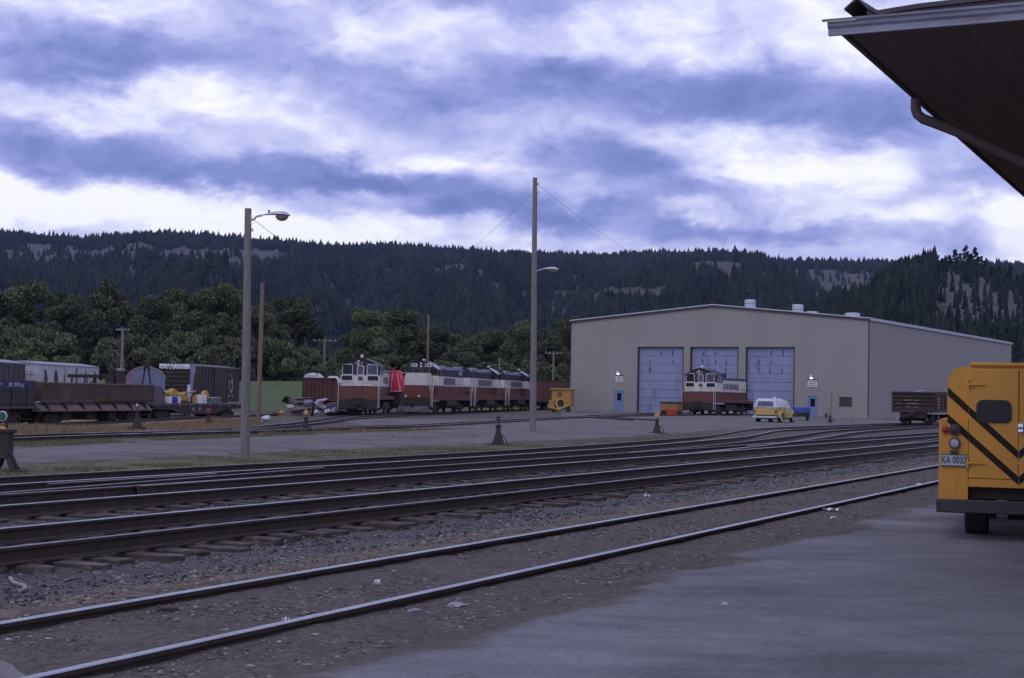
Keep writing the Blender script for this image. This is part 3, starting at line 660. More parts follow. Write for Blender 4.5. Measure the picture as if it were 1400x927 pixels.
# two rear doors with a centre split
for s_ in (-1, 1):
    x0, x1 = (xp + .006, CX - .004) if s_ < 0 else (CX + .004, BW - xp - .006)
    d = MB().box(x0, x1, -.045, .018, zd, zt0 - .03, bev=.008).build('rear_door', M_yel, BU)
    # window
    wx0, wz1 = bl(1337, 548); wx1, wz0 = bl(1381, 577)
    if s_ > 0: wx0, wx1 = BW - wx1, BW - wx0
    r = .07; pr = []
    for cxx, czz, a0 in ((wx1 - r, wz1 - r, 0), (wx0 + r, wz1 - r, 90), (wx0 + r, wz0 + r, 180), (wx1 - r, wz0 + r, 270)):
        for k in range(6): a = radians(a0 + k * 18); pr.append((cxx + r * cos(a), czz + r * sin(a)))
    gk = [((x - (wx0 + wx1) / 2) * 1.09 + (wx0 + wx1) / 2, (z - (wz0 + wz1) / 2) * 1.12 + (wz0 + wz1) / 2) for x, z in pr]
    w_ = MB(); w_.extr(gk, 'y', -.060, -.047); w_ = w_.build('window_seal', M_black, d)
    g_ = MB(); g_.extr(pr, 'y', -.066, -.0605); g_.build('window', M_glass, w_)
    # chevron bands
    for (pa, pb, hgt) in ((bl(1296, 529.5), bl(1393, 617), 0), (bl(1296, 566), bl(1393, 652), 0)):
        th = .075
        (xa, za), (xb, zb_) = pa, pb
        def zl(x): return za + (zb_ - za) * (x - xa) / (xb - xa)
        xs_ = [max(xa, x0), x1 if s_ < 0 else None]
        if s_ < 0: X0, X1 = x0 + .001, x1
        else: X0, X1 = x0, x1 - .001
        f_ = (lambda x: zl(x)) if s_ < 0 else (lambda x: zl(BW - x))
        MB().add([(X0, -.0475, f_(X0)), (X1, -.0475, f_(X1)), (X1, -.0475, f_(X1) - th * 1.3), (X0, -.0475, f_(X0) - th * 1.3),
                  (X0, -.0455, f_(X0)), (X1, -.0455, f_(X1)), (X1, -.0455, f_(X1) - th * 1.3), (X0, -.0455, f_(X0) - th * 1.3)],
                 [(0, 1, 2, 3), (4, 7, 6, 5), (0, 4, 5, 1), (3, 2, 6, 7), (0, 3, 7, 4), (1, 5, 6, 2)]).build('chevron', M_brn, d)
    hx = xp if s_ < 0 else BW - xp
    for py in (526, 633):
        z = bl(1326, py)[1]; e = hx - s_ * .20
        MB().tube([(hx + s_ * .03, -.065, z), (hx - s_ * .02, -.075, z), (e, -.06, z)], [.012, .014, .006], 8).tube([(hx, -.068, z - .06), (hx, -.068, z + .06)], .014, 8).build('hinge', M_yeld, d)
    if s_ < 0:
        hz = bl(1393, 585)[1]
        MB().box(CX - .012, CX + .05, -.08, -.046, hz - .05, hz + .05).tube([(CX + .02, -.07, hz), (CX + .02, -.11, hz)], .02, 10).tube([(CX - .03, -.11, hz), (CX + .10, -.11, hz)], .013, 8).build('handle', M_chrome, d)
# upper body part of the chevrons left of the door seam
for (pa, pb) in ((bl(1296, 529.5), bl(1393, 617)), (bl(1296, 566), bl(1393, 652))):
    for s_ in (-1, 1):
        (xa, za), (xb, zb_) = pa, pb; zl = lambda x: za + (zb_ - za) * (x - xa) / (xb - xa); th = .0975
        X0, X1 = (xu + .004, xp); f_ = zl
        vs = [(X0, f_(X0)), (X1, f_(X1)), (X1, f_(X1) - th), (X0, f_(X0) - th)]
        yy = .017
        # keep the lower band in front of the lower corner block
        if s_ > 0: vs = [(BW - x, z) for x, z in vs]
        y0 = .0135
        if pa[1] < bl(1296, 560)[1]: y0 = -.0335
        MB().add([(x, y0, z) for x, z in vs] + [(x, y0 + .005, z) for x, z in vs], [(0, 1, 2, 3), (4, 7, 6, 5), (0, 4, 5, 1), (3, 2, 6, 7), (0, 3, 7, 4), (1, 5, 6, 2)]).build('chevron', M_brn, BU)
MB().box(xp + .01, BW - xp - .01, .05, .6, bt, zd - .02).build('step_well', M_grime, BU)
MB().box(xp + .006, BW - xp - .006, -.04, .02, zgap, zd - .004).build('door_sill', M_yel, BU)
MB().box(-.02, BW + .02, -.16, -.04, bb, bt, bev=.015).box(.3, .5, -.04, .5, bb + .02, bt - .02).box(BW - .5, BW - .3, -.04, .5, bb + .02, bt - .02).build('bumper', M_bump, BU)
for s_ in (-1, 1):
    fx = (lambda x: x) if s_ < 0 else (lambda x: BW - x)
    for px, py, r, mt, nm in ((1292.5, 587.3, .042, M_red, 'marker_lamp'), (1305.5, 587.5, .066, M_dkred, 'tail_lamp'), (1305.5, 605.7, .066, M_clear, 'reversing_lamp')):
        x, z = bl(px, py); l = MB().disc((fx(x), -.045, z), (0, 1, 0), r, .05).build(nm, M_ring if r > .05 else mt, BU, smooth=True)
        MB().disc((fx(x), -.074, z), (0, 1, 0), r * (.74 if r > .05 else .8), .012).build('lens', mt, l, smooth=True)
x0, z1 = bl(1287, 620.5); x1, z0 = bl(1322, 637.5)
M_plate = mat('plate_white', (.50, .54, .60), (.42, .46, .52), 6, .5)
p_ = MB().box(x0, x1, -.052, -.036, z0, z1, bev=.004).build('licence_plate', M_plate, BU)
M_lett = mat('plate_letters', (.09, .15, .19))
text_mesh('KA 0032', .112, 'plate_text', M_lett, p_, ((x0 + x1) / 2, -.0555, (z0 + z1) / 2), (pi / 2, 0, 0), .005).scale = (.72, 1, 1)
MB().box(x0 - .004, x1 + .004, -.056, -.0525, z1 - .008, z1 + .003).box(x0 - .004, x1 + .004, -.056, -.0525, z0 - .003, z0 + .008).build('plate_frame', M_ring, p_)
xq, zq = bl(1304.5, 617.5); MB().box(xq - .05, xq + .05, -.09, -.03, zq - .015, zq + .02, bev=.01).build('plate_lamp', M_ring, BU)
R_ = .36
for wy in (.95, 3.9):
    for s_ in (-1, 1):
        xw = bl(1331, 715)[0]; xw = xw if s_ < 0 else BW - xw
        t_ = MB().disc((xw, wy, R_ - .02), (1, 0, 0), R_, .27, 32).build('wheel', M_tyre, BU, smooth=True)
        MB().disc((xw + s_ * .0, wy, R_ - .02), (1, 0, 0), R_ * .5, .285, 20).build('rim', M_ring, t_, smooth=True)
MB().tube([(.3, .95, R_ - .02), (BW - .3, .95, R_ - .02)], .05).tube([(CX - .14, .95, R_ - .02), (CX + .14, .95, R_ - .02)], .15, 12).box(.35, .45, 0, LB, .42, bb + .12).box(BW - .45, BW - .35, 0, LB, .42, bb + .12).tube([(CX + .3, -.1, .5), (CX + .3, 1.5, .46)], .03).build('axle_and_frame', M_grime, BU)

# ------------------------------------------------------------------ poles and lamps
def pole(name, x, y, ztop, r0_, r1_, mt, label, cat, lean=(0, 0), group=None):
    z = gz(x, y) - .1; o = empty(name, (x, y, z), 0, label, cat, group); n = 10
    pts = [(lean[0] * k / n, lean[1] * k / n, (ztop - z) * k / n) for k in range(n + 1)]
    MB().tube(pts, [r0_ + (r1_ - r0_) * k / n for k in range(n + 1)], 14).build('pole', mt, o, smooth=True)
    return o, Vector((x + lean[0], y + lean[1], ztop))
def lamp_head(o, base, L_, mt=M_alum, arm0=.35, rise=.15, sc=1):
    """cobra head: arm from the pole, oval housing, bowl lens; base is relative to the pole's root"""
    b = Vector(base)
    a_ = MB().tube([b, b + Vector((.08, 0, .02)), b + Vector((arm0 * .5, -.02, rise * .75)), b + Vector((arm0, -.03, rise))], [.025, .03, .028, .03], 10).build('lamp_arm', M_alum, o, smooth=True)
    secs = []
    for k in range(13):
        t = k / 12; w = (.035 + .125 * sin(min(1, t * 1.25) * pi / 2) ** 1.3) * sqrt(max(.02, 1 - max(0, (t - .72) / .28) ** 2)) * sc
        h = w * .55; x = arm0 + L_ * t; zc = rise + .035 * sin(t * pi) * sc
        secs.append([b + Vector((x, -.03 + w * cos(2 * pi * j / 16), zc + h * (sin(2 * pi * j / 16) if sin(2 * pi * j / 16) > 0 else .35 * sin(2 * pi * j / 16)))) for j in range(16)])
    h_ = MB().ring(secs).build('lamp_housing', mt, o, smooth=True)
    bw = []
    for k in range(9):
        t = k / 8; r = .115 * sc * cos(t * pi / 2 * .96); bw.append([b + Vector((arm0 + L_ * .70 + r * 1.45 * cos(2 * pi * j / 16), -.03 + r * cos(0) * sin(2 * pi * j / 16), rise - .005 - .135 * sc * sin(t * pi / 2))) for j in range(16)])
    MB().ring(bw).build('lens', M_amberglass, h_, smooth=True)
    MB().disc(b + Vector((arm0 + L_ * .24, -.03, rise + .10 * sc)), (0, 0, 1), .025, .07, 10).build('photocell', M_trim, h_)
p = gp(335, 625.5); top = at(339.3, 285, p.y)
LP, tp = pole('street_lamp', p.x, p.y, top.z, .125, .085, M_wood, 'weathered wooden lamp pole with cobra-head lamp, tallest object at left beside the tracks', 'street lamp', (top.x - p.x, 0))
lb = Vector((top.x - p.x + .07, 0, top.z - LP.location.z - .30))
lamp_head(LP, lb, .72, arm0=.30, rise=.13)
MB().box(lb.x - .03, lb.x + .02, -.05, .05, lb.z - .12, lb.z + .14).disc((lb.x + .04, 0, lb.z - .25), (0, 0, 1), .035, .08, 10).build('bracket', M_galv, LP)
p = gp(728.5, 590, 0); p = Vector((p.x, p.y, gz(p.x, p.y))); top = at(731.5, 243, p.y)
UP, tp2 = pole('utility_pole', p.x, p.y, top.z, .17, .11, M_wood, 'tallest wooden utility pole, at centre, with a small lamp halfway up', 'utility pole', (top.x - p.x, 0))
lz = at(736, 374, p.y).z - UP.location.z; lamp_head(UP, (top.x - p.x + .05, 0, lz), .85, arm0=.32, rise=.20, sc=1.15)
for dz in (.3, .75): MB().disc((top.x - p.x + .15, -.02, top.z - UP.location.z - dz), (0, 0, 1), .05, .1, 10).build('insulator', M_galv, UP)
p = gp(353, 575, -.15); top = at(359, 387, p.y)
pole('wooden_post', p.x, p.y, top.z, .15, .12, M_woodb, 'bare brown pole without lamp, just right of the wooden lamp pole', 'pole', (top.x - p.x, 0))
def tpole(px, ytop, Y, w, label, mt=M_wood, r=.11, arms=1, ins=True):
    t_ = at(px, ytop, Y); o, tpp = pole('utility_pole', t_.x, Y, t_.z, r * 1.2, r, mt, label, 'utility pole', group='distant utility poles')
    z = t_.z - o.location.z
    for k in range(arms):
        a_ = MB().box(-w, w, -.05, .05, z - .35 - k * .7, z - .22 - k * .7).build('crossarm', mt, o)
        if ins:
            mb = MB()
            for q in (-.9, -.45, .45, .9): mb.disc((q * w, 0, z - .15 - k * .7), (0, 0, 1), .05, .14, 8)
            mb.build('insulators', M_galv, a_)
    return tpp
q1 = tpole(168, 448, 190, .8, 'short grey pole with crossarm before the leafy trees, above the flatcar row', r=.16)
q2 = tpole(444, 463, 210, 1.6, 'thin grey pole with crossarm behind the scrap container', r=.13)
q3 = tpole(586, 430, 185, .25, 'brown pole rising behind the coupled locomotives', M_woodb, .13, 1, False)
q4 = tpole(757, 480, 195, 1.1, 'thin pole with crossarm between the tall pole and the shed', r=.12)
q5 = tpole(683, 489, 200, .2, 'short faint pole behind the last locomotive roofs', r=.1, ins=False)
def wire(a, b, sag, label, r=.012):
    a = Vector(a); b = Vector(b); n = 24
    MB().tube([a.lerp(b, k / n) - Vector((0, 0, sag * 4 * (k / n) * (1 - k / n))) for k in range(n + 1)], r, 5).build('wire', M_wire, label=label, cat='wire', group='overhead wires')
wire((tp.x + .1, tp.y, tp.z - .25), (q3.x, q3.y, q3.z), 1.2, 'wire sagging away from the wooden lamp pole at left', .007)
sv = Vector((6.6 + shx.x * WW / 2 + .5 * 10.5, 172.7 + shx.y * WW / 2 + .866 * 10.5, RG + .9))
wire((tp2.x + .1, tp2.y, tp2.z - .3), sv, 1.4, 'wire running from the tall pole to the shed roof', .006)
wire((tp2.x - .1, tp2.y, tp2.z - .75), (q2.x, q2.y, q2.z), 1.8, 'wire running left from the tall pole toward the trees', .006)
wire((q1.x - 60, q1.y + 10, q1.z + 0), (q1.x, q1.y, q1.z - .2), .6, 'thin line wire left of the short grey pole', .012)
wire((q1.x, q1.y, q1.z - .2), (q2.x, q2.y, q2.z - .2), .9, 'thin line wire between the short grey pole and the pole behind the scrap', .012)

# ------------------------------------------------------------------ switch stands
M_swd = mat('switch_stand_iron', (.03, .022, .02), (.05, .035, .028), 9, .8)
def switch_stand(px, pyb, pyt, label, target, tc_=None, rod=False, big=False):
    p = gp(px, pyb); z0 = gz(p.x, p.y)
    p = gp(px, pyb, z0); h = at(px, pyt, p.y).z - z0
    o = empty('switch_stand', (p.x, p.y, z0 + .0), radians(-15), label, 'switch stand', 'switch stands')
    mb = MB()
    if big:
        mb.box(-.32, .42, -.14, .14, -.05, .05)
        for sx_ in (-1, 1):
            for sy_ in (-.1, .1): mb.tube([(sx_ * .26, sy_, .03), (sx_ * .17, sy_ * .8, .13), (sx_ * .06, sy_ * .4, h * .27)], [.045, .05, .045], 8)
        mb.box(-.115, .115, -.10, .10, h * .22, h * .66).box(-.16, .16, -.13, .13, h * .66, h * .72)
    else:
        mb.box(-.42, .42, -.12, .12, -.06, .04)
        mb.ring([[(sx_ * w, sy_ * w * .6, z) for sx_, sy_ in ((-1, -1), (1, -1), (1, 1), (-1, 1))] for z, w in ((.03, .20), (h * .2, .15), (h * .45, .075), (h * .62, .07), (h * .63, .10), (h * .70, .10))])
    mb.build('stand_frame', M_swd, o)
    mb = MB().tube([(0, 0, h * .66), (0, 0, h)], .025, 8); m_ = mb.build('mast', M_swd, o)
    MB().tube([(.1, -.1, h * .4), (.26, -.12, h * .26), (.36, -.12, h * .08)], .018, 8).build('lever', M_swd, o)
    for zf, r, mt in target:
        w = MB().disc((0, -.03, h * zf), (0, 1, 0), r, .015, 24)
        w.build('target', mt, o, smooth=True)
    if rod: MB().tube([(0, 0, h * .5), (.12, 0, h + 1.6)], .02, 6).build('rod', M_swd, o)
    return o
M_grn = mat('target_green', (.03, .10, .08)); M_ory = mat('target_yellow', (.62, .36, .10), (.5, .3, .09)); M_orr = mat('target_orange', (.42, .16, .06))
M_wh = mat('target_rim', (.6, .6, .58))
s1 = switch_stand(7, 645, 564, 'large switch stand with round green and yellow targets at the left edge', [], big=True)
h1 = at(3, 564, s1.location.y).z - s1.location.z
for zc, r, mt, rim in ((h1 - .07, .105, M_wh, 0), (h1 - .07, .085, M_grn, .012), (h1 - .38, .11, M_ory, 0)):
    MB().disc((-.06, -.06 - rim, zc), (0, 1, 0), r, .02, 24).build('target', mt, s1, smooth=True)
MB().disc((-.02, -.085, h1 - .38), (0, 1, 0), .025, .02, 12).build('rivet', M_swd, s1)
switch_stand(681, 608.5, 569, 'dark switch stand on the near verge left of the tall pole foot', [(.93, .09, mat('target_dull', (.10, .05, .05)))])
switch_stand(898, 592.5, 565, 'switch stand with yellow-orange target on the gravel before the middle shed door', [(.93, .12, M_ory)])
switch_stand(418, 590, 562, 'switch stand with small orange target in front of the scrap pile', [(.95, .11, M_ory)])
switch_stand(187, 584.5, 551, 'dark switch stand between the rusty dump car and the flatcar', [(.92, .06, M_wh)])
switch_stand(285, 581, 560, 'switch stand with dull red target in front of the flatcar', [(.95, .14, mat('target_red', (.30, .06, .05)))])
switch_stand(1135, 578.5, 564, 'low switch stand with tall thin rod before the right shed door', [], rod=True)

# ------------------------------------------------------------------ rolling stock
# local frame of every rail vehicle: +y runs away from the near end, x to the right, z up from rail top
def car_root(name, x, y, hd, label, cat, group=None, z=None):
    zz = gz(x, y) + .15 if z is None else z
    return empty(name, (x, y, zz), -radians(hd), label, cat, group)
def truck(parent, y, wb=1.75, r=.42, mt=None, big=False):
    mt = mt or M_grime; h = r * 2
    t = MB()
    for s in (-1, 1):
        x = s * 1.0
        t.extr([(y - wb / 2 - .28, r - .10), (y - wb / 2 - .22, r + .16), (y - .45, r + .36), (y + .45, r + .36), (y + wb / 2 + .22, r + .16), (y + wb / 2 + .28, r - .10), (y + wb / 2 + .1, r - .16), (y + .3, r - .25), (y - .3, r - .25), (y - wb / 2 - .1, r - .16)], 'x', x - .07, x + .07)
        for w in (-1, 1): t.disc((x + s * .1, y + w * wb / 2, r), (1, 0, 0), .13, .12, 12)
        for q in (-.18, .0, .18): t.disc((x + s * .02, y + q, r + .05), (0, 0, 1), .075, .38, 10)
    t.box(-1.0, 1.0, y - .22, y + .22, r + .05, r + .35)
    o = t.build('truck', mt, parent)
    for w in (-1, 1):
        m_ = MB()
        for s in (-1, 1): m_.disc((s * .75, y + w * wb / 2, r), (1, 0, 0), r, .12, 22)
        m_.tube([(-.8, y + w * wb / 2, r), (.8, y + w * wb / 2, r)], .08, 10); m_.build('wheelset', M_steel, o)
    return o
def rail_post(mb, pts, r=.024): mb.tube(pts, r, 6)
def arched(w, z0, z1, n=10, k=1.0):
    return [(-w / 2 + w * i / n, z0 + (z1 - z0) * (1 - abs(2 * i / n - 1) ** (2.0 * k))) for i in range(n + 1)]
def coupler(parent, y, z=.85):
    s = -1 if y < 2 else 1
    MB().box(-.12, .12, y - .35 * (s < 0), y + .35 * (s > 0), z - .1, z + .1).box(-.2, .2, y + s * .35 - .15, y + s * .35 + .15, z - .18, z + .18, bev=.05).build('coupler', M_grime, parent)
def window(parent, cx, z0, w, h, y=None, x=None, mt=None, arch=0, fr=.06, name='window', glass=None):
    """framed window on an end wall (y given, faces -y) or a side wall (x given)"""
    n = [(-w / 2, 0), (w / 2, 0), (w / 2, h - arch)]
    if arch: n += [(w / 2 - arch * .3, h - arch * .25), (w / 2 - arch, h)]
    n += [(-w / 2 + arch, h)] if arch else [(-w / 2, h)]
    if arch: n += [(-w / 2 + arch * .3, h - arch * .25), (-w / 2, h - arch)]
    big = [(p * (1 + 2 * fr / w), (q - h / 2) * (1 + 2 * fr / h) + h / 2) for p, q in n]
    if y is not None:
        f = MB().extr([(cx + p, z0 + q) for p, q in big], 'y', y - .03, y - .002).build(name, mt or M_hand, parent)
        MB().extr([(cx + p, z0 + q) for p, q in n], 'y', y - .036, y - .031).build('pane', glass or M_glass, f)
    else:
        s = 1 if x > 0 else -1
        f = MB().extr([(cx + p, z0 + q) for p, q in big], 'x', x + s * .002, x + s * .03).build(name, mt or M_hand, parent)
        MB().extr([(cx + p, z0 + q) for p, q in n], 'x', x + s * .031, x + s * .036).build('pane', glass or M_glass, f)
    return f
M_glassb = mat('sky_glass', (.10, .13, .19), (.03, .035, .05), 1.5, .12)
M_louv = mat('louvre_grey', (.10, .11, .14), (.15, .15, .17), 6, .6)

def switcher(x, y, hd, label, z=None):
    o = car_root('diesel_switcher', x, y, hd, label, 'locomotive', None, z)
    L_ = 13.2; W_ = 3.0
    MB().box(-W_ / 2, W_ / 2, .25, L_ - .25, 1.17, 1.42).build('frame_sill', M_brown, o)
    MB().box(-W_ / 2 + .05, W_ / 2 - .05, 0.02, .25, .45, 1.16).box(-W_ / 2 + .05, W_ / 2 - .05, L_ - .25, L_ - .02, .45, 1.16).build('pilot', M_grime, o)
    # lower cab and end platform in brown, cream above, black window band
    mb = MB(); mb.box(-W_ / 2, W_ / 2, .9, 3.0, 1.42, 2.14); mb.box(-W_ / 2 + .05, W_ / 2 - .05, .02, .9, 1.165, 2.14); mb.build('cab_lower', M_brown, o)
    mb = MB(); mb.box(-W_ / 2 + .003, W_ / 2 - .003, .9, 3.0, 2.18, 3.02); c_ = mb.build('cab_cream_band', M_cream, o)
    mb = MB(); mb.box(-W_ / 2 + .006, W_ / 2 - .006, .9, 3.0, 3.02, 3.72)
    mb.extr([(-W_ / 2 + .006, 3.72)] + arched(W_ - .012, 3.72, 4.27, 12, .85) + [(W_ / 2 - .006, 3.72)], 'y', .9, 3.0); mb.build('cab_upper', M_black, o)
    mb = MB(); pr = arched(W_ + .12, 3.70, 4.34, 14, .85); pr2 = [(a, b - .06) for a, b in pr[::-1]]
    mb.extr(pr + pr2, 'y', .78, 3.15); mb.build('cab_roof', M_roofblk, o, smooth=True)
    mb = MB(); pr = [(a, b) for a, b in pr if a > .35]; mb.extr(pr + [(a + .02, b - .035) for a, b in pr[::-1]], 'y', .74, .79); mb.build('roof_trim_or_glint', M_edge, o)  # thin pale strip paints the glint along the cab roof edge
    MB().tube([(.1, .95, 4.3), (.1, .95, 4.40)], [.1, .1], 12).tube([(.1, .95, 4.41), (.1, .95, 4.50), (.1, .95, 4.58)], [.13, .13, .05], 12).build('beacon', M_hand, o, smooth=True)
    hl = MB().disc((-.15, .86, 4.05), (0, 1, 0), .10, .1, 16).disc((-.15, .86, 3.82), (0, 1, 0), .09, .1, 16).disc((-.36, .87, 3.93), (0, 1, 0), .06, .06, 12).disc((.10, .87, 3.93), (0, 1, 0), .06, .06, 12)
    hl.build('headlight', M_hand, o, smooth=True)
    for cx, w, a in ((-.98, .72, .14), (.02, .42, .08), (.92, .72, .14)): window(o, cx, 3.08, w, .72 if a > .1 else .62, y=.9, arch=a, glass=M_glassb if cx > 0 else M_glass)
    for cx in (-1.0, .98): window(o, cx, 2.62, .78, .34, y=.9, mt=M_cream)
    window(o, .02, 2.62, .34, .28, y=.9, mt=M_cream, glass=M_brown)
    for s in (-1, 1): window(o, 1.6, 3.0, .5, .6, x=s * (W_ / 2 - .006), glass=M_glassb); window(o, 2.4, 3.0, .5, .6, x=s * (W_ / 2 - .006), glass=M_glassb)
    # hood
    hw = .98; HZ = 3.62
    MB().box(-hw, hw, 3.0, L_ - 1.0, 1.44, 2.18).build('hood_lower', M_brown, o)
    mb = MB(); mb.box(-hw, hw, 3.0, L_ - 1.0, 2.18, 3.28); mb.build('hood', M_cream, o)
    mb = MB(); mb.extr([(-hw, 3.28), (hw, 3.28), (hw - .04, 3.42), (hw - .25, 3.55), (-hw + .25, 3.55), (-hw + .04, 3.42)], 'y', 3.0, L_ - 1.0); mb.build('hood_roof', M_roofblu, o)
    for s in (-1, 1):
        mb = MB()
        for a, b in ((4.6, 5.0), (5.3, 5.7), (5.8, 6.3), (6.5, 6.9), (7.0, 7.4), (7.6, 8.2), (8.3, 8.9), (9.0, 9.6)): mb.box(s * hw, s * (hw + .012), a, b, 2.45, 2.95)
        mb.build('hood_louvres', M_louv, o)
        mb = MB()
        for k in range(10): mb.box(s * hw, s * (hw + .008), 3.3 + k * .85, 3.32 + k * .85, 1.5, 3.25)
        mb.build('door_seams', M_trim, o)
    MB().tube([(0, 5.2, 3.5), (0, 5.2, 4.0)], .2, 14).tube([(0, 8.2, 3.5), (0, 8.2, 4.0)], .2, 14).build('exhaust_stack', M_black, o)
    MB().box(-.06, .06, 3.6, 3.9, 3.5, 4.0).tube([(.1, 3.5, 3.95), (.1, 4.1, 4.15)], [.04, .09], 10).tube([(-.1, 3.5, 4.0), (-.1, 4.1, 4.25)], [.04, .09], 10).build('horn', M_trim, o)
    MB().box(-.9, -.2, 3.3, 3.95, 3.5, 4.1).build('roof_box', M_black, o)
    for s in (-1, 1):
        # stair handrails, steps
        mb = MB(); xx = s * (W_ / 2 + .02)
        for yy in (.12, .62): rail_post(mb, [(xx, yy, .55), (xx, yy, 2.15 if yy > .3 else 2.3)], .028)
        rail_post(mb, [(xx, .12, 2.3), (xx, .62, 2.15)], .02); mb.build('handrail', M_hand, o)
        mb = MB(); rail_post(mb, [(s * 1.42, 3.1, 2.45), (s * 1.42, L_ - 1.0, 2.45), (s * 1.42, L_ - .15, 2.45), (s * 1.42, L_ - .1, .6)], .022)
        for k in range(5): rail_post(mb, [(s * 1.42, 3.5 + k * 2.2, 1.42), (s * 1.42, 3.5 + k * 2.2, 2.45)], .012)
        mb.build('walkway_rail', M_trim, o)
        mb = MB()
        for k in range(3): mb.box(s * 1.1, s * 1.5, .15, .62, .42 + k * .32, .46 + k * .32)
        mb.build('step', M_black, o)
        MB().box(s * .4, s * 1.25, 5.0, 8.4, .42, 1.02).build('fuel_tank', M_grime, o)
    mb = MB(); rail_post(mb, [(-1.4, .05, 2.3), (-.9, .02, 2.42), (-.35, .02, 2.40)], .018); rail_post(mb, [(1.4, .05, 2.3), (.9, .02, 2.42), (.35, .02, 2.40)], .018)
    rail_post(mb, [(-.35, .02, 1.62), (-.35, .02, 2.4)], .018); rail_post(mb, [(.35, .02, 1.62), (.35, .02, 2.4)], .018); mb.build('end_railing', M_trim, o)
    mb = MB()
    for cx in (-.62, .5): mb.tube([(cx, -.02, 1.0), (cx, -.06, .75), (cx + .1, -.06, .5)], .03, 6)
    mb.box(-.5, .5, -.05, .01, 1.2, 1.3).build('air_hoses', M_black, o)
    truck(o, 2.7, 2.4, .5); truck(o, L_ - 2.7, 2.4, .5); coupler(o, 0); coupler(o, L_)
    return o
A1 = at(489, 560, 118)
switcher(A1.x, 118, 3, 'brown and cream diesel switcher facing the yard beside the scrap pile')
A2 = at(954.5, 560, 143); a2 = switcher(A2.x - .1, 143, 25, 'brown and cream diesel switcher standing in front of the middle shed door', z=.24)

